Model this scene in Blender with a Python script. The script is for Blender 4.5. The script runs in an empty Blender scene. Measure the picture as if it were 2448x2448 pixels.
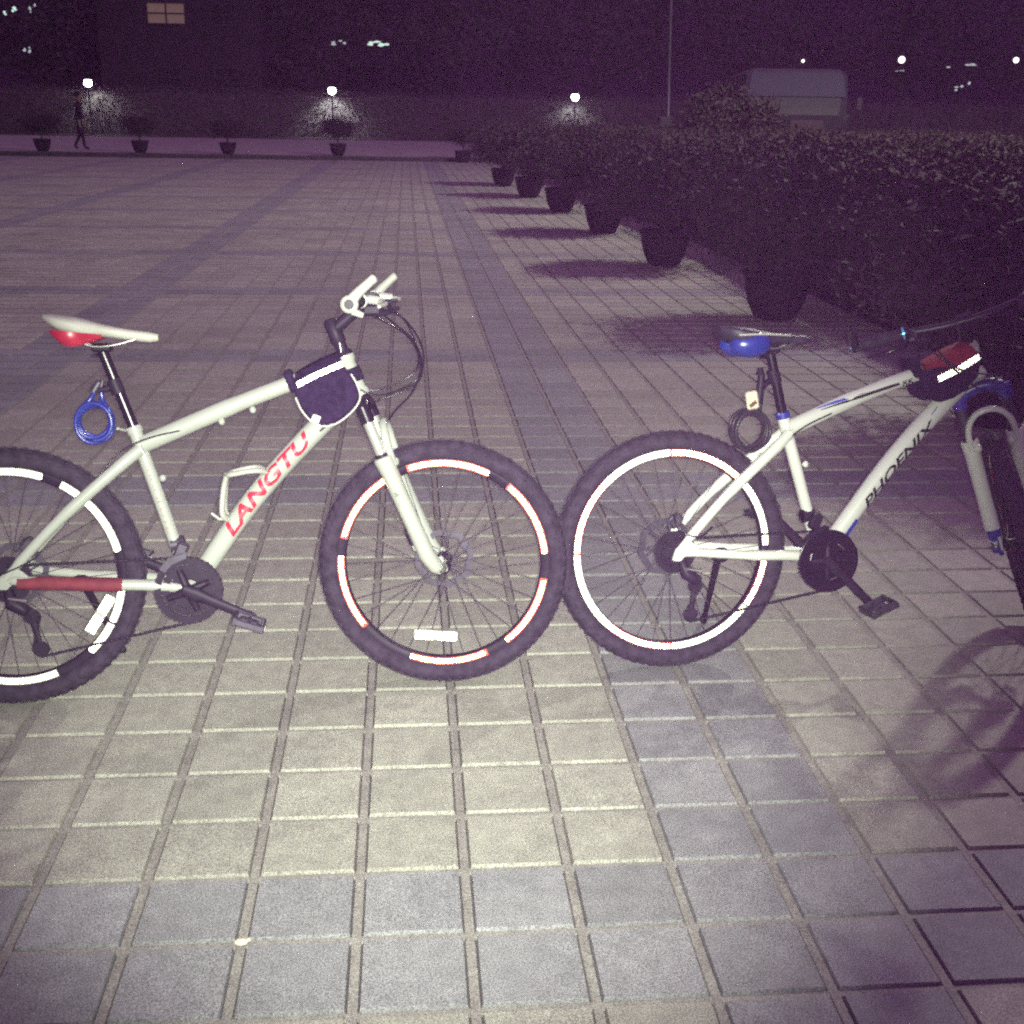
import bpy, math, random
import numpy as np
from mathutils import Vector, Matrix
R = math.radians
random.seed(7)
scene = bpy.context.scene
col = scene.collection

# ------------------------------------------------------------------ camera, world, lights, exposure
CAM = Vector((0.11055, -1.90486, 1.48895))
cam_d = bpy.data.cameras.new('camera')
cam = bpy.data.objects.new('camera', cam_d)
col.objects.link(cam)
cam.matrix_world = Matrix(((0.99629, 0.01149, -0.08525, CAM.x),
                           (-0.08447, 0.31813, -0.94428, CAM.y),
                           (0.01627, 0.94798, 0.31793, CAM.z),
                           (0, 0, 0, 1)))
cam_d.sensor_width = 36.0
cam_d.lens = 36.0 * 1.16383
cam_d.clip_start = 0.02
cam_d.clip_end = 600.0
scene.camera = cam

world = bpy.data.worlds.new("World")
scene.world = world
world.use_nodes = True
wn = world.node_tree
wn.nodes.clear()
w_out = wn.nodes.new('ShaderNodeOutputWorld')
w_bg = wn.nodes.new('ShaderNodeBackground')
w_tc = wn.nodes.new('ShaderNodeTexCoord')
w_sep = wn.nodes.new('ShaderNodeSeparateXYZ')
w_ramp = wn.nodes.new('ShaderNodeValToRGB')
wn.links.new(w_tc.outputs['Generated'], w_sep.inputs[0])
wn.links.new(w_sep.outputs['Z'], w_ramp.inputs[0])
wn.links.new(w_ramp.outputs[0], w_bg.inputs[0])
wn.links.new(w_bg.outputs[0], w_out.inputs[0])
cr = w_ramp.color_ramp                      # night sky: dark violet low down, brightened overhead to fill the scene
cr.elements[0].position = 0.0
cr.elements[0].color = (0.013, 0.005, 0.016, 1)
cr.elements[1].position = 1.0
cr.elements[1].color = (0.50, 0.23, 0.58, 1)
e = cr.elements.new(0.16); e.color = (0.016, 0.006, 0.019, 1)
e = cr.elements.new(0.5); e.color = (0.36, 0.16, 0.42, 1)
w_bg.inputs[1].default_value = 0.66

VEIL = 0.00036  # density of the added violet veil

def lamp(name, kind, loc, power, color, radius, aim=None, size=None, blend=None):
    d = bpy.data.lights.new(name, kind)
    d.energy = power
    d.color = color
    d.shadow_soft_size = radius
    if kind == 'SPOT':
        d.spot_size = size
        d.spot_blend = blend
    o = bpy.data.objects.new(name, d)
    o.location = loc
    if aim is not None:
        o.rotation_euler = (Vector(aim) - Vector(loc)).to_track_quat('-Z', 'Y').to_euler()
    col.objects.link(o)
    return o

# the phone's own flash, beside the lens
FLASH = CAM + Vector((0.012, -0.02, 0.014))
lamp('camera_flash', 'SPOT', FLASH, 1520.0, (0.93, 1.0, 0.82), 0.02, (0.22, 2.2, 0.0), R(57), 1.0)
# tall street light behind the hedge, right of the frame
lamp('street_light', 'POINT', (11.2, 15.5, 11.8), 8200.0, (0.98, 0.98, 0.82), 0.42)

scene.view_settings.view_transform = 'Standard'
scene.view_settings.look = 'None'
scene.view_settings.exposure = 0.0
scene.view_settings.gamma = 1.0
scene.view_settings.use_curve_mapping = False
scene.render.engine = 'CYCLES'
scene.cycles.use_denoising = False
scene.cycles.blur_glossy = 0.0
scene.cycles.sample_clamp_indirect = 25.0
scene.cycles.max_bounces = 6
scene.cycles.filter_width = 2.3
scene.cycles.use_adaptive_sampling = True
scene.cycles.adaptive_threshold = 0.07
scene.cycles.adaptive_min_samples = 24

# ------------------------------------------------------------------ materials
def mat(name, c, rough=0.5, metal=0.0, var=0.0, scale=30.0, bump=0.0, bscale=None, emit=None, estr=0.0,
        coat=0.0, trans=0.0, c2=None, spec=None):
    if spec is None and max(c) < 0.06 and not metal: spec = 0.15
    m = bpy.data.materials.new(name)
    m.use_nodes = True
    nt = m.node_tree
    p = nt.nodes['Principled BSDF']
    p.inputs['Base Color'].default_value = (*c, 1)
    p.inputs['Roughness'].default_value = rough
    p.inputs['Metallic'].default_value = metal
    if coat: p.inputs['Coat Weight'].default_value = coat
    if trans: p.inputs['Transmission Weight'].default_value = trans
    if spec is not None: p.inputs['Specular IOR Level'].default_value = spec
    tc = nt.nodes.new('ShaderNodeTexCoord')
    if var or c2:
        n = nt.nodes.new('ShaderNodeTexNoise')
        n.inputs['Scale'].default_value = scale
        n.inputs['Detail'].default_value = 4
        nt.links.new(tc.outputs['Object'], n.inputs['Vector'])
        r = nt.nodes.new('ShaderNodeValToRGB')
        a = c2 if c2 else tuple(x * (1 - var) for x in c)
        b = c if c2 else tuple(min(1, x * (1 + var)) for x in c)
        r.color_ramp.elements[0].position = 0.32
        r.color_ramp.elements[1].position = 0.68
        r.color_ramp.elements[0].color = (*a, 1)
        r.color_ramp.elements[1].color = (*b, 1)
        nt.links.new(n.outputs['Fac'], r.inputs[0])
        nt.links.new(r.outputs[0], p.inputs['Base Color'])
    if bump:
        n2 = nt.nodes.new('ShaderNodeTexNoise')
        n2.inputs['Scale'].default_value = bscale or scale
        n2.inputs['Detail'].default_value = 3
        nt.links.new(tc.outputs['Object'], n2.inputs['Vector'])
        bp = nt.nodes.new('ShaderNodeBump')
        bp.inputs['Strength'].default_value = bump
        bp.inputs['Distance'].default_value = 0.004
        nt.links.new(n2.outputs['Fac'], bp.inputs['Height'])
        nt.links.new(bp.outputs[0], p.inputs['Normal'])
    if emit:
        p.inputs['Emission Color'].default_value = (*emit, 1)
        p.inputs['Emission Strength'].default_value = estr
    return m

def paving_mat(name, ca, cb, tilevar=0.12, rough=0.8, pitch=(0.2155, 0.20365)):
    m = bpy.data.materials.new(name)
    m.use_nodes = True
    nt = m.node_tree
    L = nt.links
    p = nt.nodes['Principled BSDF']
    p.inputs['Roughness'].default_value = rough
    tc = nt.nodes.new('ShaderNodeTexCoord')
    # random value per tile from its place in the grid
    dv = nt.nodes.new('ShaderNodeVectorMath'); dv.operation = 'DIVIDE'
    dv.inputs[1].default_value = (pitch[0], pitch[1], 1)
    fl = nt.nodes.new('ShaderNodeVectorMath'); fl.operation = 'FLOOR'
    wh = nt.nodes.new('ShaderNodeTexWhiteNoise'); wh.noise_dimensions = '2D'
    L.new(tc.outputs['Object'], dv.inputs[0]); L.new(dv.outputs[0], fl.inputs[0]); L.new(fl.outputs[0], wh.inputs['Vector'])
    # aggregate speckle at two sizes
    n1 = nt.nodes.new('ShaderNodeTexNoise'); n1.inputs['Scale'].default_value = 300; n1.inputs['Detail'].default_value = 2
    n1.inputs['Roughness'].default_value = 0.8
    n2 = nt.nodes.new('ShaderNodeTexNoise'); n2.inputs['Scale'].default_value = 22; n2.inputs['Detail'].default_value = 5
    n3 = nt.nodes.new('ShaderNodeTexNoise'); n3.inputs['Scale'].default_value = 1.1; n3.inputs['Detail'].default_value = 3
    for n in (n1, n2, n3): L.new(tc.outputs['Object'], n.inputs['Vector'])
    r = nt.nodes.new('ShaderNodeValToRGB')
    r.color_ramp.elements[0].position = 0.36; r.color_ramp.elements[0].color = (*ca, 1)
    r.color_ramp.elements[1].position = 0.64; r.color_ramp.elements[1].color = (*cb, 1)
    L.new(n1.outputs['Fac'], r.inputs[0])
    def mapr(sock, a, b, lo, hi):
        k = nt.nodes.new('ShaderNodeMapRange')
        k.inputs['From Min'].default_value = a; k.inputs['From Max'].default_value = b
        k.inputs['To Min'].default_value = lo; k.inputs['To Max'].default_value = hi
        L.new(sock, k.inputs['Value'])
        return k.outputs[0]
    def mul(a, b):
        k = nt.nodes.new('ShaderNodeMath'); k.operation = 'MULTIPLY'
        L.new(a, k.inputs[0]); L.new(b, k.inputs[1]); return k.outputs[0]
    f = mul(mul(mapr(wh.outputs['Value'], 0, 1, 1 - tilevar, 1 + tilevar), mapr(n2.outputs['Fac'], .3, .7, .86, 1.12)),
            mapr(n3.outputs['Fac'], .3, .7, .86, 1.12))
    sc = nt.nodes.new('ShaderNodeVectorMath'); sc.operation = 'SCALE'
    L.new(r.outputs[0], sc.inputs[0]); L.new(f, sc.inputs['Scale'])
    # faint warm / cool drift between tiles
    hs = nt.nodes.new('ShaderNodeHueSaturation')
    L.new(mapr(n2.outputs['Fac'], .3, .7, .485, .515), hs.inputs['Hue'])
    hs.inputs['Saturation'].default_value = 1.1
    L.new(sc.outputs[0], hs.inputs['Color'])
    L.new(hs.outputs[0], p.inputs['Base Color'])
    bp = nt.nodes.new('ShaderNodeBump'); bp.inputs['Strength'].default_value = 0.5; bp.inputs['Distance'].default_value = 0.0015
    L.new(n1.outputs['Fac'], bp.inputs['Height']); L.new(bp.outputs[0], p.inputs['Normal'])
    return m

M = {}
M['tile_beige'] = paving_mat('tile_beige', (0.11, 0.108, 0.10), (0.37, 0.362, 0.315))
M['tile_grey'] = paving_mat('tile_grey', (0.080, 0.078, 0.086), (0.278, 0.278, 0.288))
M['mortar'] = paving_mat('mortar', (0.10, 0.09, 0.09), (0.28, 0.27, 0.245), 0.05)
M['dirt'] = mat('joint_dirt', (0.07, 0.058, 0.065), 0.95, var=0.3, scale=60)
M['path'] = paving_mat('path_stone', (0.14, 0.14, 0.125), (0.38, 0.38, 0.33), 0.1, pitch=(0.6, 0.6))
M['kerb'] = mat('kerb_stone', (0.07, 0.062, 0.068), 0.9, var=0.3, scale=9)
M['soil_ground'] = mat('bed_soil', (0.035, 0.03, 0.03), 0.95, var=0.5, scale=4, bump=0.8)
M['lawn'] = mat('lawn', (0.05, 0.055, 0.035), 0.95, var=0.4, scale=3)
M['white_paint'] = mat('white_paint', (0.30, 0.31, 0.285), 0.30, coat=0.7, var=0.03, scale=9)
M['white_paint_lit'] = mat('lit_white_paint', (0.50, 0.51, 0.47), 0.30, coat=0.6, var=0.03, scale=9)  # same white lightened in colour to offset weaker flash on the second bike
M['white_plastic'] = mat('white_plastic', (0.32, 0.32, 0.295), 0.45, var=0.05, scale=20)
M['white_saddle'] = mat('white_saddle_skin', (0.33, 0.32, 0.295), 0.6, var=0.12, scale=14, bump=0.2, bscale=200)
M['red_paint'] = mat('red_decal', (0.34, 0.018, 0.045), 0.35, var=0.1)
M['pale_red'] = mat('pale_red_decal', (0.52, 0.22, 0.22), 0.4, var=0.1)
M['decal_brown'] = mat('faded_brown_decal', (0.30, 0.22, 0.20), 0.5, var=0.25, scale=60)
M['decal_grey'] = mat('faded_grey_decal', (0.20, 0.20, 0.18), 0.5, var=0.3, scale=60)
M['decal_black'] = mat('black_decal', (0.02, 0.016, 0.025), 0.4)
M['decal_blue'] = mat('blue_decal', (0.03, 0.05, 0.38), 0.35)
M['blue_paint'] = mat('blue_anodised', (0.028, 0.034, 0.25), 0.35, var=0.15, scale=25)
M['blue_plastic'] = mat('blue_clear_plastic', (0.018, 0.028, 0.21), 0.3, coat=0.5)
M['red_cover'] = mat('red_neoprene', (0.13, 0.014, 0.028), 0.8, var=0.25, scale=40, bump=0.3, bscale=300)
M['red_fabric'] = mat('red_fabric', (0.20, 0.016, 0.022), 0.85, var=0.3, scale=50, bump=0.3, bscale=400)
M['rubber'] = mat('tyre_rubber', (0.034, 0.025, 0.043), 0.85, var=0.3, scale=40)
M['black_metal'] = mat('black_metal', (0.020, 0.013, 0.028), 0.5, var=0.2, scale=40)
M['black_gloss'] = mat('black_gloss', (0.014, 0.009, 0.020), 0.25, spec=.35)
M['black_fabric'] = mat('black_fabric', (0.020, 0.011, 0.036), 0.9, var=0.3, scale=60, bump=0.4, bscale=500)
M['steel'] = mat('worn_steel', (0.34, 0.33, 0.33), 0.35, metal=0.9, var=0.15, scale=40)
M['chrome'] = mat('fork_chrome', (0.50, 0.50, 0.47), 0.32, metal=0.55)
M['grey_part'] = mat('grey_alloy', (0.055, 0.045, 0.07), 0.45, metal=0.4, var=0.2, scale=50)
M['bar_dark'] = mat('anodised_bar', (0.022, 0.018, 0.035), 0.4, metal=0.2)
M['black_saddle'] = mat('black_saddle_skin', (0.028, 0.020, 0.042), 0.55, var=.2, scale=30, spec=.4)
M['spoke'] = mat('dark_spoke', (0.045, 0.035, 0.055), 0.5, metal=0.3)
M['tape_base'] = mat('red_halo_tape', (0.60, 0.07, 0.05), 0.5)  # red tape, its wide border painting in the red halo around the strips
M['tape_base_w'] = mat('white_tape', (0.66, 0.66, 0.58), 0.5)
M['piping'] = mat('grey_piping', (0.36, 0.34, 0.34), 0.6)
M['tag'] = mat('woven_tag', (0.34, 0.34, 0.33), 0.8, var=0.1)
M['lock_black'] = mat('black_cable', (0.030, 0.024, 0.038), 0.3, coat=0.3)
M['cream_plastic'] = mat('cream_plastic', (0.52, 0.46, 0.36), 0.5)
M['brown'] = mat('brown_mark', (0.10, 0.04, 0.03), 0.6)

def retro_mat(name, c, rough):                # mirror-coated prisms: three bounces send the flash back
    m = bpy.data.materials.new(name); m.use_nodes = True
    nt = m.node_tree; nt.nodes.clear()
    o = nt.nodes.new('ShaderNodeOutputMaterial'); g = nt.nodes.new('ShaderNodeBsdfGlossy')
    g.distribution = 'GGX'
    g.inputs['Color'].default_value = (*c, 1); g.inputs['Roughness'].default_value = rough
    nt.links.new(g.outputs[0], o.inputs[0])
    return m
M['prism_warm'] = retro_mat('prism_warm', (1.0, 0.87, 0.68), 0.17)
M['prism_white'] = retro_mat('prism_white', (0.98, 0.97, 0.92), 0.17)

def leaf_mat(name, a, b):
    m = bpy.data.materials.new(name); m.use_nodes = True
    nt = m.node_tree; p = nt.nodes['Principled BSDF']
    p.inputs['Roughness'].default_value = 0.8; p.inputs['Specular IOR Level'].default_value = 0.2
    g = nt.nodes.new('ShaderNodeTexNoise'); g.inputs['Scale'].default_value = 5.0; g.inputs['Detail'].default_value = 6
    tc = nt.nodes.new('ShaderNodeTexCoord'); nt.links.new(tc.outputs['Object'], g.inputs['Vector'])
    r = nt.nodes.new('ShaderNodeValToRGB')
    r.color_ramp.elements[0].position = 0.35; r.color_ramp.elements[0].color = (*a, 1)
    r.color_ramp.elements[1].position = 0.7; r.color_ramp.elements[1].color = (*b, 1)
    nt.links.new(g.outputs['Fac'], r.inputs[0]); nt.links.new(r.outputs[0], p.inputs['Base Color'])
    return m
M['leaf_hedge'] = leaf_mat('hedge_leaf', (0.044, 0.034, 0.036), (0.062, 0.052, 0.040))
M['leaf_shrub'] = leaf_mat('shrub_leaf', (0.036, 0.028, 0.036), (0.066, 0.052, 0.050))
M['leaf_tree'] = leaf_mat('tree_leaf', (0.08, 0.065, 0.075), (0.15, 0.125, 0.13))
M['bark'] = mat('bark', (0.06, 0.045, 0.05), 0.9, var=0.4, scale=12, bump=0.6)
M['pot'] = mat('dark_pot', (0.030, 0.020, 0.036), 0.7, var=0.3, scale=12)
M['soil'] = mat('pot_soil', (0.03, 0.022, 0.02), 0.95, var=0.4, scale=40)

# ------------------------------------------------------------------ mesh builder
class MB:
    def __init__(s, X=None):
        s.v = []; s.f = []; s.mi = []; s.sm = []; s.X = X; s.cur = 0
    def add(s, verts, faces, smooth=True, X=None):
        b = len(s.v)
        X = X if X is not None else s.X
        for p in verts:
            p = Vector(p)
            s.v.append(tuple(X @ p) if X is not None else tuple(p))
        for f in faces:
            s.f.append(tuple(b + i for i in f)); s.mi.append(s.cur); s.sm.append(smooth)
        return s
    def tube(s, pts, r, n=10, caps=True, closed=False, flat=1.0, ref=None):
        P = [Vector(p) for p in pts]; k = len(P)
        rr = list(r) if hasattr(r, '__len__') else [r] * k
        vs = []; fs = []
        t0 = (P[1] - P[0]).normalized()
        up = Vector(ref) if ref else (Vector((0, 1, 0)) if abs(t0.y) < 0.9 else Vector((1, 0, 0)))
        for i in range(k):
            if closed: t = (P[(i + 1) % k] - P[i - 1]).normalized()
            elif i == 0: t = (P[1] - P[0]).normalized()
            elif i == k - 1: t = (P[-1] - P[-2]).normalized()
            else: t = ((P[i + 1] - P[i]).normalized() + (P[i] - P[i - 1]).normalized()).normalized()
            a = (up - t * up.dot(t))
            a = a.normalized() if a.length > 1e-5 else t.orthogonal().normalized()
            b = t.cross(a); up = a
            for j in range(n):
                w = 2 * math.pi * j / n
                vs.append(P[i] + a * (math.cos(w) * rr[i] * flat) + b * (math.sin(w) * rr[i]))
        m = k if closed else k - 1
        for i in range(m):
            for j in range(n):
                i2 = (i + 1) % k
                fs.append((i * n + j, i * n + (j + 1) % n, i2 * n + (j + 1) % n, i2 * n + j))
        s.add(vs, fs, True)
        if caps and not closed:
            c = len(vs)
            s.add([vs[j] for j in range(n)][::-1], [tuple(range(n))], False)
            s.add([vs[(k - 1) * n + j] for j in range(n)], [tuple(range(n))], False)
        return s
    def box(s, c, size, rot=None, bev=0.0):
        x, y, z = (d / 2 for d in size)
        Rm = rot if rot is not None else Matrix.Identity(3)
        c = Vector(c)
        if bev <= 0:
            vs = [c + Rm @ Vector((i * x, j * y, k * z)) for i in (-1, 1) for j in (-1, 1) for k in (-1, 1)]
            s.add(vs, [(0, 1, 3, 2), (4, 6, 7, 5), (0, 4, 5, 1), (2, 3, 7, 6), (0, 2, 6, 4), (1, 5, 7, 3)], False)
        else:
            b = bev; vs = []
            prof = [(-z, b), (-z + b, 0), (z - b, 0), (z, b)]
            for zz, ins in prof:
                a, d = x - ins, y - ins
                q = min(b, a * .9, d * .9)
                for px, py in ((a, d - q), (a - q, d), (-a + q, d), (-a, d - q), (-a, -d + q), (-a + q, -d), (a - q, -d), (a, -d + q)):
                    vs.append(c + Rm @ Vector((px, py, zz)))
            fs = [tuple(range(8))[::-1], tuple(range(24, 32))]
            for i in range(3):
                for j in range(8):
                    fs.append((i * 8 + j, i * 8 + (j + 1) % 8, (i + 1) * 8 + (j + 1) % 8, (i + 1) * 8 + j))
            s.add(vs, fs, False)
        return s
    def lathe(s, prof, c, axis=(0, 0, 1), n=24, smooth=True, X=None):
        ax = Vector(axis).normalized(); a = ax.orthogonal().normalized(); b = ax.cross(a); c = Vector(c)
        vs = []; k = len(prof)
        for r, h in prof:
            for j in range(n):
                w = 2 * math.pi * j / n
                vs.append(c + ax * h + a * (math.cos(w) * r) + b * (math.sin(w) * r))
        fs = [(i * n + j, i * n + (j + 1) % n, (i + 1) * n + (j + 1) % n, (i + 1) * n + j) for i in range(k - 1) for j in range(n)]
        s.add(vs, fs, smooth, X)
        if prof[0][0] > 1e-6: s.add([vs[j] for j in range(n)][::-1], [tuple(range(n))], False, X)
        if prof[-1][0] > 1e-6: s.add([vs[(k - 1) * n + j] for j in range(n)], [tuple(range(n))], False, X)
        return s
    def prism(s, poly, y0, y1, smooth=False, inset=0.0):
        # poly in x-z, extruded along y; inset rounds the rims a little
        n = len(poly)
        cx = sum(p[0] for p in poly) / n; cz = sum(p[1] for p in poly) / n
        def ring(y, ins):
            out = []
            for px, pz in poly:
                d = Vector((cx - px, cz - pz)); L = d.length
                d = d / L * min(ins, L * .5) if L > 1e-9 else d
                out.append((px + d.x, y, pz + d.y))
            return out
        sg = 1 if y1 > y0 else -1
        rings = [ring(y0, inset), ring(y0 + sg * inset, 0), ring(y1 - sg * inset, 0), ring(y1, inset)] if inset else [ring(y0, 0), ring(y1, 0)]
        vs = [p for r_ in rings for p in r_]
        fs = [tuple(range(n)), tuple(range((len(rings) - 1) * n, len(rings) * n))[::-1]]
        for i in range(len(rings) - 1):
            for j in range(n):
                fs.append((i * n + j, (i + 1) * n + j, (i + 1) * n + (j + 1) % n, i * n + (j + 1) % n))
        s.add(vs, fs, smooth)
        return s
    def ball(s, c, r, n=12, sc=(1, 1, 1)):
        vs = []; fs = []; c = Vector(c); m = n // 2 + 1
        for i in range(m + 1):
            th = math.pi * i / m
            for j in range(n):
                ph = 2 * math.pi * j / n
                vs.append(c + Vector((r * sc[0] * math.sin(th) * math.cos(ph), r * sc[1] * math.sin(th) * math.sin(ph), r * sc[2] * math.cos(th))))
        for i in range(m):
            for j in range(n):
                fs.append((i * n + j, (i + 1) * n + j, (i + 1) * n + (j + 1) % n, i * n + (j + 1) % n))
        s.add(vs, fs, True)
        return s
    def build(s, name, mats, parent=None, label=None, cat=None, kind=None, group=None):
        if not isinstance(mats, (list, tuple)): mats = [mats]
        me = bpy.data.meshes.new(name)
        me.from_pydata(s.v, [], s.f)
        for m in mats: me.materials.append(M[m] if isinstance(m, str) else m)
        me.polygons.foreach_set('material_index', s.mi)
        me.polygons.foreach_set('use_smooth', s.sm)
        me.update()
        o = bpy.data.objects.new(name, me)
        col.objects.link(o)
        if parent is not None: o.parent = parent
        return tag(o, label, cat, kind, group)

def tag(o, label=None, cat=None, kind=None, group=None):
    if label: o['label'] = label
    if cat: o['category'] = cat
    if kind: o['kind'] = kind
    if group: o['group'] = group
    return o

def empty(name, loc=(0, 0, 0), label=None, cat=None, group=None, mw=None):
    o = bpy.data.objects.new(name, None); col.objects.link(o)
    if mw is not None: o.matrix_world = mw
    else: o.location = loc
    o.empty_display_size = 0.2
    return tag(o, label, cat, None, group)

def copy_tree(o, parent=None):
    c = o.copy(); col.objects.link(c); c.parent = parent
    for ch in o.children: copy_tree(ch, c)
    return c

def quads(name, V, F, MI, mats, kind=None, label=None, cat=None):
    me = bpy.data.meshes.new(name)
    me.from_pydata(V.tolist() if hasattr(V, 'tolist') else V, [], F.tolist() if hasattr(F, 'tolist') else F)
    for m in mats: me.materials.append(M[m])
    me.polygons.foreach_set('material_index', MI)
    me.update()
    o = bpy.data.objects.new(name, me); col.objects.link(o)
    return tag(o, label, cat, kind)

# ------------------------------------------------------------------ ground: one base sheet, plaza tiles, kerb, path, lawn
TX, TY = 0.2155, 0.20365
mb = MB(); mb.add([(-112, -66, -0.3), (122, -66, -0.3), (122, 186, -0.3), (-112, 186, -0.3)], [(0, 1, 2, 3)], False)
mb.build('ground', 'lawn', kind='structure')
I0, I1, J0, J1 = -74, 17, -14, 180
mb = MB(); mb.add([(I0 * TX, J0 * TY, -0.0130), (I1 * TX, J0 * TY, -0.0130), (I1 * TX, J1 * TY, -0.0130), (I0 * TX, J1 * TY, -0.0130)], [(0, 1, 2, 3)], False)
mb.build('plaza_bedding', 'dirt', kind='structure')
def paving():
    ii, jj = np.meshgrid(np.arange(I0, I1), np.arange(J0, J1), indexing='ij')
    ii = ii.ravel(); jj = jj.ravel(); n = len(ii)
    rng = np.random.default_rng(3)
    gx, gy, ch = 0.0115, 0.0095, 0.0025
    x0 = ii * TX + gx; x1 = (ii + 1) * TX - gx; y0 = jj * TY + gy; y1 = (jj + 1) * TY - gy
    z = rng.uniform(-0.0008, 0.0008, n)
    V = np.zeros((n, 8, 3))
    for k, (a, b) in enumerate(((x0, y0), (x1, y0), (x1, y1), (x0, y1))):
        V[:, k, 0] = a; V[:, k, 1] = b; V[:, k, 2] = -0.0135
    for k, (a, b) in enumerate(((x0 + ch, y0 + ch), (x1 - ch, y0 + ch), (x1 - ch, y1 - ch), (x0 + ch, y1 - ch))):
        V[:, 4 + k, 0] = a; V[:, 4 + k, 1] = b; V[:, 4 + k, 2] = z + rng.uniform(-0.0006, 0.0006, n)
    f = np.array([(4, 5, 6, 7), (0, 1, 5, 4), (1, 2, 6, 5), (2, 3, 7, 6), (3, 0, 4, 7)])
    F = (f[None] + (np.arange(n) * 8)[:, None, None]).reshape(-1, 4)
    grey = ((ii % 14) == 3) | ((ii % 14) == 4) | ((jj % 14) == 13) | ((jj % 14) == 0)
    MI = np.repeat(grey.astype(np.int32), 5)
    quads('plaza_tiles', V.reshape(-1, 3), F, MI, ['tile_beige', 'tile_grey'], kind='structure')
    # mortar ridges in the joints
    vs = []; fs = []
    w = 0.0088; zt = -0.0052; zb = -0.0132
    for i in range(I0, I1 + 1):
        x = i * TX; b = len(vs)
        for yy in (J0 * TY, J1 * TY):
            vs += [(x - w - .002, yy, zb), (x - w, yy, zt), (x + w, yy, zt), (x + w + .002, yy, zb)]
        fs += [(b + k, b + k + 1, b + k + 5, b + k + 4) for k in range(3)]
    wy = 0.0068
    for j in range(J0, J1 + 1):
        y = j * TY; b = len(vs)
        for xx in (I0 * TX, I1 * TX):
            vs += [(xx, y - wy - .002, zb), (xx, y - wy, zt - .0006), (xx, y + wy, zt - .0006), (xx, y + wy + .002, zb)]
        fs += [(b + k, b + k + 4, b + k + 5, b + k + 1) for k in range(3)]
    quads('joint_mortar', vs, fs, [0] * len(fs), ['mortar'], kind='structure')
paving()
# hedge bed beyond the paving's right edge
mb = MB(); mb.add([(I1 * TX, -3, -0.012), (40, -3, -0.012), (40, 36.6, -0.012), (I1 * TX, 36.6, -0.012)], [(0, 1, 2, 3)], False)
mb.build('planting_bed', 'soil_ground', kind='structure')
# kerb step and the raised path beyond it
KY = lambda x: 36.78 - 0.046 * (x - 0.0)
mb = MB()
mb.add([(-60, KY(-60), -0.02), (60, KY(60), -0.02), (60, KY(60), 0.095), (-60, KY(-60), 0.095),
        (60, KY(60) + .02, 0.115), (-60, KY(-60) + .02, 0.115), (60, KY(60) + .3, 0.115), (-60, KY(-60) + .3, 0.115)],
       [(0, 1, 2, 3), (3, 2, 4, 5), (5, 4, 6, 7)], False)
mb.build('kerb_step', 'kerb', kind='structure')
mb = MB(); mb.add([(-60, KY(-60) + .3, 0.11), (60, KY(60) + .3, 0.11), (60, 58, 0.11), (-60, 58, 0.11)], [(0, 1, 2, 3)], False)
mb.build('path', 'path', kind='structure')
mb = MB(); mb.add([(-90, 58, 0.105), (110, 58, 0.105), (110, 160, 0.105), (-90, 160, 0.105)], [(0, 1, 2, 3)], False)
mb.build('lawn', 'lawn', kind='structure')

# ------------------------------------------------------------------ prism sheets (retroreflectors)
def cube_cells(mb, cells, a):
    """cells: (origin, e1, e2, n) of one rhombus of two triangles, each a recessed cube corner"""
    dep = a / math.sqrt(6)
    for o, e1, e2, n in cells:
        A = o; B = o + e1 * a; Cc = o + (e1 * .5 + e2 * (math.sqrt(3) / 2)) * a; D = Cc + e1 * a
        for t in ((A, B, Cc), (B, D, Cc)):
            ap = (t[0] + t[1] + t[2]) / 3 - n * dep
            mb.add([t[0], t[1], t[2], ap], [(0, 1, 3), (1, 2, 3), (2, 0, 3)], False)

def tape_cells(r0, width, a0, a1, y, a=0.0035, side=-1):
    """ring segment in a wheel's own plane (x forward, z up) facing side*y"""
    out = []; rows = max(1, round(width / (a * .866)))
    n = Vector((0, side, 0))
    for k in range(rows):
        rr = r0 + k * width / rows
        m = max(1, int((a1 - a0) * rr / a))
        for i in range(m):
            th = a0 + (i + .5 * (k % 2)) * a / rr
            rad = Vector((math.cos(th), 0, math.sin(th)))
            tan = Vector((-math.sin(th), 0, math.cos(th)))
            e1, e2 = (tan, rad)
            if e1.cross(e2).dot(n) < 0: e1 = -e1
            out.append((rad * rr + Vector((0, y, 0)), e1, e2, n))
    return out

def strip_cells(path, up, n, width, a=0.0035):
    """ribbon along a polyline"""
    out = []; rows = max(1, round(width / (a * .866)))
    for p, q in zip(path[:-1], path[1:]):
        p = Vector(p); q = Vector(q); e = (q - p); L = e.length; e.normalize()
        nn = Vector(n); nn = (nn - e * nn.dot(e)).normalized(); u = nn.cross(e)
        if u.dot(Vector(up)) < 0: e = -e; p, q = q, p; u = nn.cross(e)
        for k in range(rows):
            for i in range(int(L / a)):
                out.append((p + e * ((i + .5 * (k % 2)) * a) + u * (k * a * .866), e, u, nn))
    return out

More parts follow.
